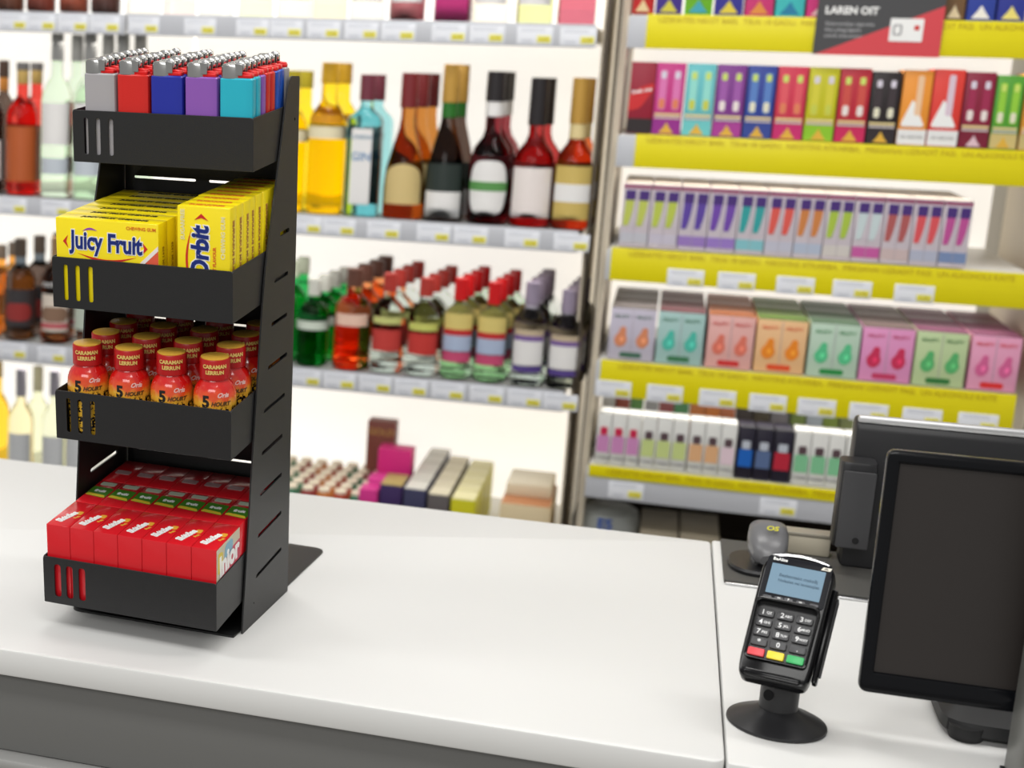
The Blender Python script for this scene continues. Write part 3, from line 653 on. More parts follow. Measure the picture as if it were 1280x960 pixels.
column(503, 25, 91, UP, 3, 'amber brandy bottle with dark red cap and cream arch label', 'the first brandy column', G1, 'cone', AM, mat('wine_red', S(122, 36, 40), .4), .066, [(.10, .38, paper((214, 190, 130)), 0, 'label', 1.008, 'arch')], dx=.008, txt=[('BRANDY', .010, .24, paper((150, 110, 60)))])
column(554, 24.5, 80, UP, 2, 'black bottle with green neck, gold foil and black and white label', 'the gold foil column', G1, 'cone', DKG, gold, .072, [(.02, .19, wl, 0), (.19, .37, paper((40, 50, 46)), 0, 'upper_label')], neckm=mat('neck_green', S(40, 110, 34), .4), dx=.007, txt=[('BRANDT', .011, .28, wl)])
column(609, 25.5, 89, UP, 3, 'dark red cognac bottle with black cap and oval green accented label', 'the black cap column with oval label', G1, 'squat', DRD, dark, .056, [(.06, .42, wl, 0, 'label', 1.0, 'oval'), (.22, .28, paper((90, 150, 80)), 0, 'green_band', 1.015)], neckm=wl, dx=.0, nrf=.36)
column(663, 26, 97, UP, 2, 'red cognac bottle with tall black cap and white label', 'the tall black cap column', G1, 'squat', RD, dark, .088, [(.06, .40, paper((236, 226, 222)), 0)], dx=.007, nrf=.34, txt=[('COGNAC', .012, .30, paper((190, 160, 150)))])
column(713, 24, 97, UP, 2, 'red topped brandy bottle with gold cap and gold label', 'the gold cap column beside the upright', G1, 'squat', glass((190, 60, 20)), gold, .084, [(.06, .42, paper((206, 180, 100)), 0), (.18, .30, wl, 0, 'centre_label', 1.016)], neckm=paper((226, 206, 150)), dx=.007, nrf=.36)
# middle bay, lower shelf
cd = paper((196, 44, 46))
bc = mat('bright_red_cap', S(206, 22, 26), .35); rc = mat('brick_cap', S(176, 56, 48), .4); brc = mat('brown_cap', S(96, 60, 48), .4); gc = mat('grey_violet_cap', S(150, 138, 158), .4)
column(388, 20, 348, LO, 4, 'green liqueur bottle with white cap', 'the green column beside the rack', G2, 'round', GN, paper((214, 214, 204)), .034, [(.42, .52, paper((214, 224, 210)), 1)], dx=.006)
column(347, 20, 330, LO, 3, 'green bottle nearly hidden by the rack', 'the hidden green column', G2, 'round', GN, paper((206, 214, 190)), .034, [], dx=.006)
column(437, 23, 335, LO, 4, 'orange spirit bottle with brown cap and white logo band', 'the orange column', G2, 'round', OR, brc, .036, [(.44, .56, paper((238, 200, 180)), 0)], dx=.006, nrf=.38, txt=[('SAUZA', .014, .50, cd)])
column(481, 21, 341, LO, 4, 'clear vodka bottle with red cap and red picture label', 'the first clear column from the left', G2, 'round', CL, rc, .036, [(.50, .57, paper((206, 208, 130)), 0), (.22, .44, paper((200, 66, 60)), 0, 'picture_label')], dx=.006, txt=[('Russ', .013, .40, wl)])
column(526, 21, 347, LO, 4, 'clear vodka bottle with red cap and yellow topped label', 'the second clear column from the left', G2, 'round', CL, rc, .036, [(.47, .55, paper((206, 208, 110)), 0), (.22, .44, paper((200, 60, 54)), 0, 'picture_label')], dx=.006, txt=[('Russ', .013, .40, wl)])
for px, a in ((569, 'left'), (611, 'right')):
    column(px, 20, 347 + (5 if a == 'right' else 0), LO, 4, 'clear bottle with glossy bright red cap and colourful pink and yellow label', f'the {a} of the two bright red capped columns', G2, 'round', GT, bc, .044, [(.50, .66, paper((220, 200, 120)), 0), (.44, .50, cd, 0, 'red_band', 1.012), (.28, .44, paper((176, 190, 216)), 0, 'blue_label'), (.17, .27, paper((206, 80, 120)), 0, 'pink_band')], dx=.006, txt=[('CANA', .012, .37, paper((180, 150, 60)))])
for px, yc, a in ((658, 352, 'left'), (704, 362, 'right')):
    column(px, 20.5, yc, LO, 4, 'clear tequila bottle with grey violet cap and white label with purple band', f'the {a} of the two purple banded columns', G2, 'round', CL, gc, .044, [(.48, .55, paper((196, 178, 150)), 0), (.20, .48, wl, 0), (.44, .49, paper((126, 96, 160)), 0, 'purple_point', 1.014), (.13, .19, paper((90, 70, 140)), 0, 'purple_band'), ], dx=.004, neckm=paper((200, 194, 208)), nrf=.36, txt=[('V', .030, .40, paper((170, 70, 110)))])
# leftmost bay
G3 = 'bottles in the leftmost bay'
column(-12, 18, 75, UP, 2, 'dark rum bottle cut by the photo edge', 'the upper shelf left end', G3, 'round', DKG, mat('cork_brown', S(70, 50, 38), .5), .036, [(.1, .4, wl, 0)], neckm=mat('orange_neck', S(226, 150, 70), .5))
column(27, 21, 78, UP, 2, 'red bitter bottle with grey cap and orange brown label', 'the red bottle column', G3, 'round', RD2, mat('grey_cap', S(110, 106, 104), .5), .016, [(.10, .52, paper((186, 92, 44)), 1)], neckm=mat('neck_tan', S(206, 172, 100), .5), txt=[('Mukulalay', .014, .36, paper((236, 190, 120))), ('CCA', .014, .22, paper((220, 170, 110)))])
column(69, 20.5, 42, UP, 2, 'tall pale green gin bottle with grey foil neck and white label', 'the first pale green column', G3, 'round', GT, mat('foil_grey', S(150, 150, 148), .4), .055, [(.32, .58, wl, 0), (.14, .24, paper((200, 208, 216)), 0, 'lower_label')], nrf=.33, dx=.016, txt=[('GINBRÉ', .019, .42, paper((70, 72, 70))), ('DRY CURRT', .008, .37, paper((150, 150, 150)))])
column(110, 20.5, 42, UP, 2, 'pale green gin bottle with grey foil behind the top tray', 'the second pale green column', G3, 'round', GT, mat('foil_grey', S(150, 150, 148), .4), .055, [(.32, .58, wl, 0), (.14, .24, paper((200, 208, 216)), 0, 'lower_label')], nrf=.33, dx=.012)
column(149, 20.5, 42, UP, 2, 'grey foil topped bottle showing over the lighters', 'the third pale green column', G3, 'round', GT, mat('foil_grey', S(150, 150, 148), .4), .055, [(.32, .58, wl, 0)], nrf=.33, dx=.012)
column(-14, 18, 310, LO, 3, 'orange brandy bottle cut by the photo edge', 'the lower shelf left end', G3, 'round', glass((220, 120, 30)), mat('cork_grey', S(120, 104, 90), .5), .03, [(.2, .42, paper((222, 130, 60)), 0)])
column(24, 20.5, 298, LO, 4, 'black labelled dark rum bottle with red figure on it', 'the dark rum column', G3, 'round', DKG, mat('cap_brown', S(74, 62, 52), .5), .038, [(.12, .50, paper((58, 54, 56)), 1), (.18, .36, paper((150, 50, 48)), 0, 'red_figure', 1.012, 'oval')], neckm=mat('neck_grey', S(120, 130, 138), .5), dx=.014, txt=[('DARK HORSE', .013, .46, wl)])
column(69, 20.5, 296, LO, 3, 'amber whisky bottle with cream picture label', 'the amber whisky column', G3, 'round', glass((196, 90, 36)), mat('cap_tan', S(150, 118, 80), .5), .05, [(.10, .46, paper((222, 210, 196)), 0), (.13, .18, paper((196, 90, 100)), 0, 'label_band', 1.012), (.19, .34, paper((140, 110, 90)), 0, 'animal_picture', 1.012, 'oval')], dx=.01, txt=[('SOUTHERN', .012, .55, wl)])
column(109, 19, 300, LO, 2, 'pale bottle with grey green label behind the second tray', 'the pale column by the rack', G3, 'round', CL, mat('cap_tan', S(150, 118, 80), .5), .04, [(.14, .42, paper((190, 200, 186)), 0)])
column(-3, 17, 452, DK, 1, 'orange yellow wine bottle at the bottom left edge', 'the orange bottle column', G3, 'round', glass((250, 180, 20)), mat('cap_ochre', S(170, 140, 70), .5), .036, [], Y0=YS + .13)
column(25, 17.5, 461, DK, 1, 'white wine bottle with grey cap and grey label', 'the bottom shelf, left one', G3, 'round', WN, mat('cap_mauve', S(140, 136, 144), .5), .06, [(.25, .50, paper((196, 198, 200)), 0)], Y0=YS + .05, txt=[('Rezano', .012, .44, paper((110, 112, 120)))])
column(46, 17, 458, DK, 1, 'pale wine bottle standing back between two others', 'the gap between the labelled wine bottles', G3, 'round', glass((228, 234, 186)), mat('cap_olive', S(176, 170, 140), .5), .055, [], Y0=YS + .14)
column(67, 17, 463, DK, 1, 'pale white wine bottle with grey cap and grey label', 'the bottom shelf, beside the rack', G3, 'round', glass((226, 232, 190)), mat('cap_mauve', S(140, 136, 144), .5), .055, [(.25, .50, paper((196, 198, 200)), 0)], Y0=YS + .05, txt=[('Rezano', .012, .44, paper((110, 112, 120)))])
column(97, 17, 463, DK, 1, 'pale wine bottle half hidden', 'the bottom shelf, just left of the rack side', G3, 'round', WN, mat('cap_mauve', S(140, 136, 144), .5), .055, [(.25, .50, paper((196, 198, 200)), 0)], Y0=YS + .06)
# top shelf: only the bottoms show
AZ = 1.5255
tops = [(12, 'brown whisky', (120, 70, 50)), (52, 'brown red whisky', (140, 64, 48)), (92, 'rust coloured', (170, 84, 60)), (132, 'dark brown', (96, 60, 52)), (180, 'pale clear', (230, 226, 216)), (225, 'pale rose', (226, 206, 200)), (270, 'clear', (226, 226, 220)), (320, 'pale lemon', (232, 236, 190)), (368, 'creamy', (236, 230, 210)), (412, 'pale gold', (236, 226, 180)), (460, 'frosted clear', (222, 222, 214)), (510, 'rose red', (206, 120, 124)), (566, 'magenta', (206, 60, 130)), (614, 'cream', (236, 230, 216)), (668, 'pale green', (206, 216, 130)), (722, 'cream and wine red', (170, 60, 80))]
for i, (px, nm, rgb) in enumerate(tops):
    column(px, 19 if i < 4 else 21, 0, AZ, 1, f'{nm} bottle bottom cut off by the photo top', 'the highest shelf', 'bottles on the highest shelf', 'square' if i in (12, 15) else 'round', plastic(rgb) if i in (0, 1, 2, 3, 11, 12) else glass(rgb, .12), dark, .04, [(.12, .5, wl, 0)] if i % 3 else [], hmax=.27, txt=None)

# ---------------------------------------------------------------- goods on the low deck
jar = root('small_jar', '', 'jar', group='small capped jars in rows on the low deck')
jr = .0148
JC = [(60, 120, 90), (170, 70, 50), (196, 120, 60), (150, 60, 60)]
jms = [lathe([(jr * .92, 0), (jr, .002), (jr, .068), (jr * .82, .0735)], plastic(c, .35), 20) for c in JC]
jcap = lathe([(jr * .80, .0735), (jr * .84, .0740), (jr * .84, .079), (jr * .74, .0805)], paper((232, 220, 196)), 20)
bpy.data.objects.remove(jar)
def top_at(px, py, Y): return aty(px, py, Y)
JR = 6; JCn = 7
DZ = DECK + .0005
p0 = aty(365, 620, YS + .06)
def jz(): return .597 - .0805
jzv = max(DECK + .008, aty(400, 606, YS + .10).z - .0805)
plinth = bspan('display_tray', (-.79, YS + .03, DECK), (-.43, YS + .32, jzv - .0002), SHELF); tag(plinth, 'low white tray under the rows of small capped jars', 'tray')
xr = aty(446, 624, YS + .06).x
for r in range(JR):
    for c in range(JCn):
        x = xr - c * .0345 + r * .003; Y = YS + .06 + r * .044
        g = root('small_jar', f'small {["green","red","orange","dark red"][(c + r // 2 * 3) % 4 if c else 0]} jar with cream cap, {["front","second","third","fourth","fifth","rear"][r]} row, {["first","second","third","fourth","fifth","sixth","seventh"][c]} from the right', 'jar', (x, Y, jzv), group='small capped jars in rows on the low deck')
        obj('jar_body', jms[(c + r // 2 * 3) % 4 if c else 0], g); obj('cap', jcap, g, label='cream cap')
def pbox(label, cat, x0, x1, ytop, Y, depth, rgb, ybot=None, zbot=None, group=None, name='product_box', toprgb=None, textv=None, Yr=None):
    """box whose front stands at depth Y, top at pixel row ytop"""
    A = aty(x0, ytop, Yr or Y); B = aty(x1, ytop, Yr or Y); z1 = (A.z + B.z) / 2; z0 = zbot if zbot is not None else DECK + .0005
    w = B.x - A.x
    g = root(name, label, cat, ((A.x + B.x) / 2, Y + depth / 2, z0), group=group)
    obj('carton', box_me(w, depth, z1 - z0, paper(rgb), .0015), g, (0, 0, (z1 - z0) / 2))
    if toprgb: obj('lid', box_me(w * .96, depth * .98, .002, paper(toprgb), .0005), g, (0, 0, z1 - z0 + .0008))
    if textv: obj('lettering', text_me(textv[0], textv[1], paper(textv[2]), .0003), g, mtx=front(0, -depth / 2 - .0004, (z1 - z0) * textv[3]))
    return g, z1
pbox('plain magenta display box standing upright on the low deck', 'box', 473, 515, 562, YS + .16, .05, (204, 34, 120))
pbox('tall brown and gold patterned pack behind the magenta box', 'box', 460, 495, 527, YS + .24, .04, (124, 66, 56), textv=('GOLD', .02, (190, 150, 80), .88))
pbox('small bright pink box, front one of two', 'box', 449, 472, 612, YS + .03, .05, (208, 50, 136))
pbox('small bright pink box, rear one of two', 'box', 460, 484, 598, YS + .09, .05, (214, 60, 146))
pbox('dark purple box with gold top near the pink boxes', 'box', 475, 503, 607, YS + .03, .09, (60, 40, 90), toprgb=(170, 150, 90))
for k in range(5):
    pbox(f'white and navy snack packet, {ORD[k]} of a long row', 'packet', 505, 532, 612, YS + .02 + k * .072, .068, (60, 60, 90), toprgb=(206, 204, 196), group='white topped packets in a row', Yr=YS + .02)
    pbox(f'beige topped snack packet, {ORD[k]} of a long row', 'packet', 535, 561, 619, YS + .02 + k * .066, .062, (96, 90, 90), toprgb=(214, 206, 180), group='beige topped packets in a row', Yr=YS + .02)
    pbox(f'yellow sided snack packet, {ORD[k]} of a long row', 'packet', 564, 594, 625, YS + .02 + k * .066, .062, (206, 200, 30), toprgb=(226, 220, 170), group='yellow packets in a row', Yr=YS + .02)
g_, zt = pbox('cream and red box, lower of two stacked flat boxes', 'box', 625, 689, 632, YS + .06, .18, (214, 196, 160), toprgb=(190, 130, 90))
pbox('cream and orange box, upper of two stacked flat boxes', 'box', 633, 690, 607, YS + .12, .12, (222, 210, 184), zbot=zt + .002, toprgb=(232, 224, 204))
# under the lowest right rail
jar2 = root('plastic_tub', 'translucent plastic tub under the lowest rail beside the upright', 'tub', (aty(756, 660, YS + .1).x, YS + .12, .4705))
jar2.location.z = .4705
obj('tub_body', lathe([(.055, 0), (.064, .004), (.066, .10), (.060, .126), (.045, .134)], mat('milky_plastic', S(196, 200, 196), .3, trans=.3), 32), jar2)
obj('tub_print', text_me('E5', .03, paper((60, 100, 190)), .0006, wrap=.0668), jar2, (0, 0, .11))
for k, (a, b_) in enumerate(((800, 848), (850, 900))):
    pbox(f'flat cream box on the dark lowest deck, {["left", "right"][k]} of two', 'box', a, b_, 664 + k * 5, YS + .07, .16, (186, 174, 150), zbot=.4705)

# ---------------------------------------------------------------- vape boxes
YF = YS + .012
def vspan(a, b2, y, z, Y=YF): A = aty(a, y, Y); B = aty(b2, y, Y); return A.x, B.x
V2 = [(785, 817, 'dark red poster fronted', (150, 26, 50), (206, 40, 44), (40, 30, 32)), (817, 854, 'magenta and violet', (196, 50, 130), (222, 120, 180), (150, 40, 140)), (855, 892, 'turquoise', (100, 190, 196), (150, 222, 210), (110, 200, 200)),
      (893, 930, 'purple', (126, 54, 140), (160, 90, 170), (170, 60, 150)), (931, 968, 'royal blue', (44, 64, 150), (90, 130, 196), (50, 70, 150)), (969, 1007, 'coral red', (206, 50, 78), (226, 90, 100), (200, 40, 110)),
      (1008, 1046, 'lime yellow', (196, 192, 20), (214, 206, 60), (140, 196, 40)), (1047, 1086, 'crimson', (186, 34, 54), (206, 80, 70), (200, 34, 90)), (1087, 1124, 'black', (34, 26, 28), (60, 50, 54), (44, 36, 40)),
      (1126, 1163, 'orange and yellow', (236, 150, 50), (240, 176, 110), (232, 232, 232)), (1164, 1203, 'red and orange', (222, 60, 50), (236, 180, 180), (232, 232, 232)), (1204, 1242, 'burgundy', (136, 20, 54), (160, 40, 80), (120, 20, 48)), (1243, 1278, 'green', (84, 160, 50), (150, 206, 60), (206, 186, 120)),
      (1280, 1317, 'amber orange', (220, 150, 50), (236, 190, 90), (200, 180, 120))]
gz = {}
def vape(label, x0, x1, zb, zt, depth, rgb, group, Y=YF):
    w = x1 - x0 - .0012
    g = root('vape_box', label, 'box', ((x0 + x1) / 2, Y + depth / 2, zb), group=group)
    obj('carton', box_me(w, depth, zt - zb, paper(rgb), .0008), g, (0, 0, (zt - zb) / 2))
    return g, w, -depth / 2 - .0004, zt - zb
Z2 = 1.3355; T2 = aty(830, 78, YF).z
for i, (a, b2, nm, c0, c1, c2) in enumerate(V2):
    x0, x1 = vspan(a, b2, 130, 0)
    zt = T2 - (.004 if i in (8, 12) else 0) + (.003 if i == 10 else 0)
    g, w, fy, h = vape(f'{nm} vape box on the second yellow shelf from the top', x0, x1, Z2, zt, .10, c0, 'vape boxes on the second yellow shelf')
    obj('picture_band', box_me(w * .99, .0006, h * .20, paper(c2), 0), g, (0, fy, h * .11))
    if i == 0:
        obj('picture', plate([rpoly([(-w * .48, h * .30), (0, h * .36), (w * .48, h * .62), (w * .48, h * .72), (0, h * .66), (-w * .48, h * .55)], .006)], .0008, paper(c1)), g, mtx=front(0, fy - .0003, 0))
        obj('lettering', text_me('fresh one', .009, WHITE, .0003), g, mtx=front(0, fy - .0010, h * .60, R(12)))
    elif i in (9, 10):
        obj('picture', plate([rpoly([(-w * .46, h * .25), (w * .4, h * .25), (-w * .1, h * .62)], .006)], .0008, WHITE), g, mtx=front(0, fy - .0003, 0))
        obj('device_picture', plate([rrect(-w * .1, h * .4, w * .12, h * .93, .004)], .0008, paper((222, 200, 214) if i == 10 else (240, 200, 160))), g, mtx=front(.004, fy - .0005, 0))
        obj('small_print', text_me('18+ NIKOTIN', .006, paper((170, 170, 170)), .0002), g, mtx=front(0, fy - .0008, h * .11))
    else:
        for s in (-1, 1):
            q = obj('device_picture', plate([rrect(-w * .13, h * .34, w * .13, h * .90, .004)], .0008, paper(c1)), g, mtx=front(s * w * .24, fy - .0003, 0))
            tip = (206, 226, 110) if i in (2, 3, 4, 5, 7, 12) else (220, 214, 226)
            obj('device_tip', plate([rrect(-w * .09, h * .78, w * .09, h * .88, .003)], .0006, paper(tip)), q, mtx=T(0, 0, .0007))
            obj('fruit_picture', plate([rrect(-w * .10, h * .36, w * .10, h * .50, .005)], .0006, paper([(230, 226, 200), (226, 130, 90), (200, 206, 80), (236, 226, 220)][i % 4])), q, mtx=T(0, 0, .0007))
        obj('name_band', box_me(w * .9, .0007, h * .035, paper((226, 206, 150)), 0), g, (0, fy - .0002, h * .28))
        obj('name_band', box_me(w * .9, .0007, h * .025, paper((206, 196, 196)), 0), g, (0, fy - .0002, h * .235))
        obj('emblem', plate([[(-w * .26, h * .02), (w * .26, h * .02), (w * .12, h * .09), (0, h * .17), (-w * .12, h * .09)]], .0008, paper((222, 176, 60) if i != 11 else (220, 190, 200))), g, mtx=front(0, fy - .0006, 0))
# topmost shelf, tops cut off
V1 = [(790, 817, 'red and cream', (196, 40, 40), (226, 200, 150)), (819, 853, 'violet blue', (70, 50, 140), (206, 196, 60)), (855, 891, 'bright green', (110, 180, 40), (60, 160, 180)), (893, 929, 'indigo', (60, 56, 150), (220, 200, 60)), (931, 967, 'pink', (206, 60, 120), (220, 140, 60)), (969, 1006, 'aqua', (70, 190, 190), (30, 120, 160)), (1008, 1046, 'hot pink', (214, 60, 130), (240, 200, 200)), (1048, 1085, 'violet', (110, 60, 150), (200, 190, 80)), (1087, 1124, 'teal blue', (50, 110, 150), (220, 220, 120)), (1126, 1162, 'rose', (206, 90, 120), (230, 210, 160)), (1180, 1207, 'gold and dark', (120, 90, 60), (230, 210, 170)), (1209, 1245, 'blue', (50, 70, 160), (240, 236, 226)), (1247, 1283, 'deep blue', (50, 60, 150), (236, 220, 120))]
for i, (a, b2, nm, c0, c1) in enumerate(V1):
    x0, x1 = vspan(a, b2, 10, 0)
    g, w, fy, h = vape(f'{nm} vape box on the topmost yellow shelf', x0, x1, 1.5465, 1.675, .10, c0, 'vape boxes on the topmost yellow shelf')
    obj('emblem', plate([[(-w * .34, h * .03), (w * .34, h * .03), (w * .14, h * .12), (0, h * .2), (-w * .14, h * .12)]], .0008, paper(c1)), g, mtx=front(0, fy - .0006, 0))
    obj('device_picture', plate([rrect(-w * .3, h * .34, w * .3, h * .90, .006)], .0008, paper(c1)), g, mtx=front(0, fy - .0003, 0))
# slim boxes, third shelf
dev = ['lime green', 'lime green', 'violet', 'violet', 'teal', 'orange red', 'orange and lime', 'lime', 'pale silver', 'brown and red', 'red', 'magenta']
dc = {0: (190, 200, 90), 1: (186, 200, 80), 2: (92, 66, 160), 3: (112, 70, 170), 4: (50, 160, 160), 5: (222, 90, 80), 6: (206, 130, 70), 7: (170, 196, 70), 8: (200, 214, 216), 9: (176, 90, 90), 10: (220, 84, 90), 11: (190, 80, 150)}
edges = [776 + k * 36.4 for k in range(13)]
Z3 = 1.1285; T3 = aty(990, 240, YF).z
n_ = 12
bn_cap = None
def banana(w, h, m, a0, a1):      # curved device outline between two heights
    L, Rr = [], []
    for k in range(9):
        t = a0 + (a1 - a0) * k / 8; off = -.35 * w * (1 - t) ** 2; hw = w * (.5 - .22 * (1 - t) ** 3)
        L.append((off - hw, t * h)); Rr.append((off + hw, t * h))
    return plate([L + Rr[::-1]], .0008, m)
for k in range(12):
    x0, x1 = vspan(edges[k], edges[k + 1], 270 + k * 2, 0)
    for r in range(3):
        g, w, fy, h = vape(f'slim white vape box with two {dev[k]} devices, {["front", "middle", "rear"][r]}, {["first","second","third","fourth","fifth","sixth","seventh","eighth","ninth","tenth","eleventh","last"][k]} column from the left', x0, x1, Z3, T3, .085, (206, 196, 204), 'slim vape boxes on the third yellow shelf', Y=YF + r * .087)
        if r == 0:
            bm_ = banana(w * .32, h * .56, paper(dc[k]), 0, .72); bt = banana(w * .36, h * .56, paper((72, 44, 120)), .72, 1)
            for s in (-1, 1):
                q = obj('device_picture', bm_, g, mtx=front(s * w * .24 + .001, fy - .0003, h * .34)); obj('mouthpiece', bt, q, mtx=T(0, 0, .0003))
            obj('top_band', box_me(w * .99, .0007, h * .05, paper((150, 60, 100)), 0), g, (0, fy, h * .955))
            obj('print_band', box_me(w * .98, .0007, h * .16, paper([(190, 190, 200), (196, 190, 206), (150, 120, 190), (150, 120, 196), (130, 190, 200), (190, 190, 206), (176, 186, 206), (206, 200, 196), (196, 90, 160), (200, 180, 180), (176, 180, 200), (120, 140, 180)][k]), 0), g, (0, fy, h * .15))
            obj('fold_line', box_me(.0008, .0007, h * .9, paper((160, 150, 160)), 0), g, (0, fy - .0001, h * .5))
        obj('lid', box_me(w * .97, .082, .0012, paper((226, 214, 200)), .0003), g, (0, 0, h))
# fruit boxes, fourth shelf
V4 = [(759, 817, 'lilac grey fruit', (196, 190, 206), (120, 112, 110), (220, 140, 100), (70, 110, 90)), (819, 878, 'pale teal fruit', (166, 200, 196), (110, 64, 70), (80, 190, 170), (60, 120, 80)), (882, 941, 'salmon pink fruit', (230, 176, 170), (160, 92, 50), (226, 120, 100), (206, 50, 50)), (943, 1007, 'peach orange fruit', (236, 190, 140), (92, 120, 40), (240, 140, 40), (226, 80, 40)), (1010, 1074, 'mint green', (186, 210, 190), (72, 100, 74), (90, 196, 140), (40, 140, 70)), (1076, 1142, 'pink strawberry', (226, 150, 196), (110, 90, 86), (206, 50, 90), (196, 60, 100)), (1144, 1210, 'light apple green', (190, 210, 160), (124, 66, 96), (90, 180, 110), (50, 120, 60)), (1214, 1277, 'rose pink dragonfruit', (230, 160, 190), (130, 70, 100), (214, 100, 150), (220, 50, 50))]
Z4 = .9175
for i, (a, b2, nm, c0, c1, c2, c3) in enumerate(V4):
    x0, x1 = vspan(a, b2, 440, 0); zt = aty(1000, 402, YF).z
    for r in range(3):
        g, w, fy, h = vape(f'{nm} vape carton, {["front", "middle", "rear"][r]} of its row on the fourth yellow shelf', x0, x1, Z4, zt, .10, c0, 'fruit vape cartons on the fourth yellow shelf', Y=YF + r * .102)
        obj('lid', box_me(w * .99, .099, .0012, paper(c1), .0003), g, (0, 0, h))
        if r == 0:
            obj('fold_line', box_me(.001, .0007, h * .96, paper((170, 160, 170)), 0), g, (0, fy - .0001, h * .5))
            for s in (-1, 1):
                q = obj('fruit_picture', plate([[(w * .14 * math.cos(t) * (1 - .25 * max(0, math.sin(t))), h * .15 * math.sin(t) + (h * .10 if math.sin(t) > .8 else 0)) for t in [2 * math.pi * j / 18 for j in range(18)]]], .0008, paper(c2)), g, mtx=front(s * w * .24, fy - .0003, h * .40, R(-10)))
                obj('highlight_picture', plate([rrect(-w * .04, -h * .05, w * .04, h * .05, .004)], .0006, paper(tuple(min(255, int(v * 1.15) + 10) for v in c2))), q, mtx=T(.002, 0, .0007))
                obj('name_print', text_me('FRUITY', .0085, paper(c3), .0001), g, mtx=front(s * w * .24, fy - .0004, h * .84))
            obj('badge', plate([rrect(-w * .24, -h * .05, w * .24, h * .05, .006)], .0008, paper(c3)), g, mtx=front(0, fy - .0006, h * .10))
# bottom shelf slim boxes
V5 = [(744, 762), (762, 781), (781, 799), (800, 819), (819, 839), (839, 859), (860, 880), (880, 900), (900, 920), (922, 943), (944, 966), (967, 991), (993, 1014), (1014, 1036), (1036, 1057), (1058, 1078)]
look5 = ['pink', 'pink', 'pink', 'pale lime', 'pale lime', 'pale lime', 'peach orange', 'peach orange', 'pale rose', 'black and blue', 'black and violet', 'black and red', 'mint green', 'mint green', 'mint green', 'mint green']
top5 = {'pink': (206, 140, 190), 'pale lime': (200, 214, 140), 'peach orange': (226, 176, 130), 'pale rose': (230, 206, 216), 'black and blue': (30, 100, 190), 'black and violet': (90, 110, 150), 'black and red': (186, 40, 60), 'mint green': (130, 196, 150)}
Z5 = .7135
P5 = ['leftmost', 'second', 'third', 'fourth', 'fifth', 'sixth', 'seventh', 'eighth', 'ninth', 'tenth', 'eleventh', 'twelfth', 'thirteenth', 'fourteenth', 'fifteenth', 'sixteenth']
rear5 = [(190, 190, 186), (150, 70, 50), (90, 140, 70), (160, 160, 160), (150, 80, 80), (80, 140, 90), (200, 120, 60), (206, 120, 50), (190, 110, 70), (60, 50, 46), (70, 60, 40), (120, 116, 120), (110, 130, 60), (170, 180, 190), (120, 140, 50), (120, 130, 80)]
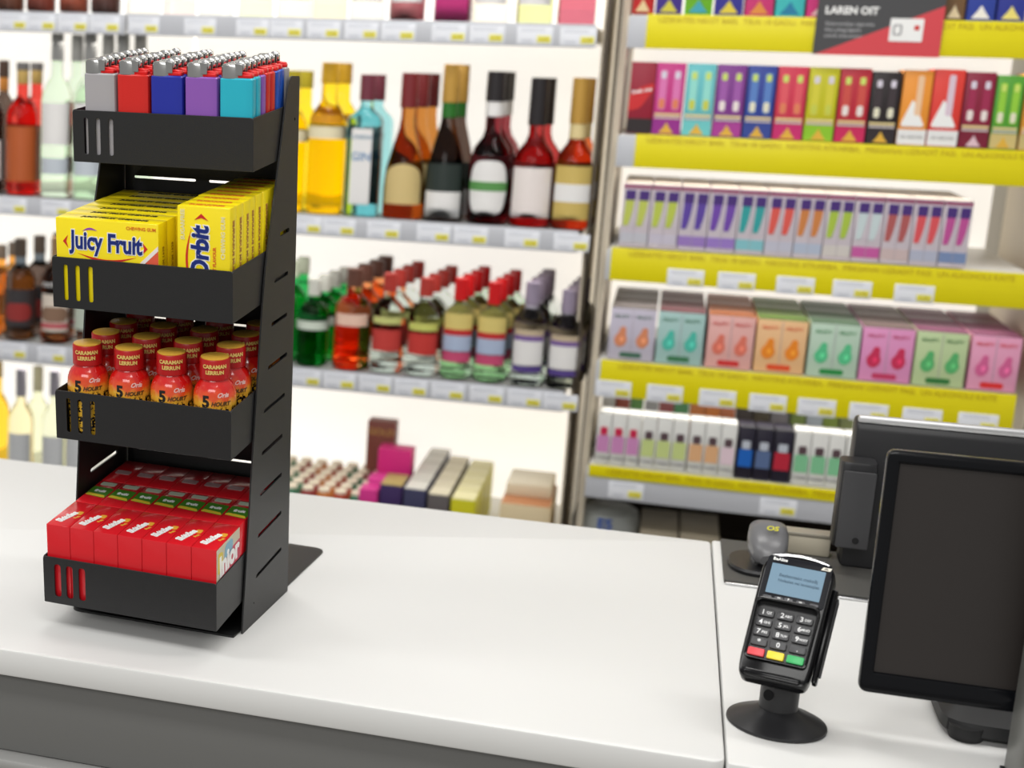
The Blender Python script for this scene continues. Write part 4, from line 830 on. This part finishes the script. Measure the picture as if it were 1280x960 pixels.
for i, (a, b2) in enumerate(V5):
    x0, x1 = vspan(a, b2, 560, 0); nm = look5[i]; blk = nm.startswith('black')
    zt = aty(900, 531, YF).z
    g, w, fy, h = vape(f'slim {nm} vape box on the lowest shelf, front row, {P5[i]} from the left', x0, x1, Z5, zt, .07, (34, 30, 46) if blk else (222, 222, 218), 'slim vape boxes on the lowest shelf', Y=YF)
    obj('colour_panel', box_me(w * .86, .0007, h * .34, paper(top5[nm]), 0), g, (0, fy, h * .40))
    obj('dark_emblem', plate([rrect(-w * .26, -h * .08, w * .26, h * .08, .003)], .0008, paper((206, 40, 80) if nm == 'pink' else ((190, 196, 206) if blk else (90, 70, 76)))), g, mtx=front(0, fy - .0005, h * .66))
    if not blk: obj('name_print', text_me('TURBO', .008, paper((130, 130, 136)), .0001), g, mtx=front(0, fy - .0004, h * .12))
    g2_, w, fy, h2_ = vape(f'slim vape box standing behind, rear row of the lowest shelf, {P5[i]} from the left', x0, x1, Z5, zt + .018, .07, rear5[i], 'slim vape boxes on the lowest shelf', Y=YF + .15)
    obj('colour_panel', box_me(w * .8, .0007, h * .3, paper((200, 196, 190)), 0), g2_, (0, fy, h * .55))

# ---------------------------------------------------------------- light
def area(name, loc, rot, size, size_y, power, col=(1, 1, 1)):
    l = bpy.data.lights.new(name, 'AREA'); l.shape = 'RECTANGLE'; l.size = size; l.size_y = size_y; l.energy = power; l.color = col
    o = bpy.data.objects.new(name, l); C.objects.link(o); o.location = loc; o.rotation_euler = rot; return o
area('ceiling_or_fill_light', (-.5, 1.9, 3.0), (0, 0, 0), 1.2, .3, 17, (1, .98, .95))
area('ceiling_or_fill_light', (1.0, 1.6, 3.0), (0, 0, 0), 1.2, .3, 13, (1, .98, .95))
area('ceiling_or_fill_light', (-.2, .1, 3.0), (R(15), 0, 0), 1.4, .5, 20, (1, .99, .97))
area('ceiling_or_fill_light', (-1.8, .8, 2.9), (R(15), R(-25), 0), 1.2, .4, 13, (1, .99, .97))
area('ceiling_or_fill_light', (-.6, -1.9, 2.7), (R(58), 0, 0), 2.4, .8, 38, (1, .99, .97))  # added fill from behind the camera to brighten the counter front
for x, w in ((-1.55, .95), (-.6, .85), (.26, .68)):
    for z in ((1.48, 1.10, .80) if x < 0 else (1.48, 1.27, 1.06, .84)):
        area('shelf_lamp', (x, YS + .05, z - .012), (R(20), 0, 0), w, .02, (.45 if x < 0 else .3), (1, .96, .9))
w = bpy.data.worlds.new('world'); bpy.context.scene.world = w; w.use_nodes = True
w.node_tree.nodes['Background'].inputs[0].default_value = (1, .985, .96, 1); w.node_tree.nodes['Background'].inputs[1].default_value = .42
sc_ = bpy.context.scene
sc_.view_settings.view_transform = 'Standard'; sc_.view_settings.look = 'None'; sc_.view_settings.gamma = 1; sc_.view_settings.use_curve_mapping = False
sc_.view_settings.exposure = 0.0
try:
    sc_.cycles.use_denoising = True; sc_.cycles.caustics_reflective = False; sc_.cycles.caustics_refractive = False; sc_.cycles.sample_clamp_indirect = 6
except Exception: pass
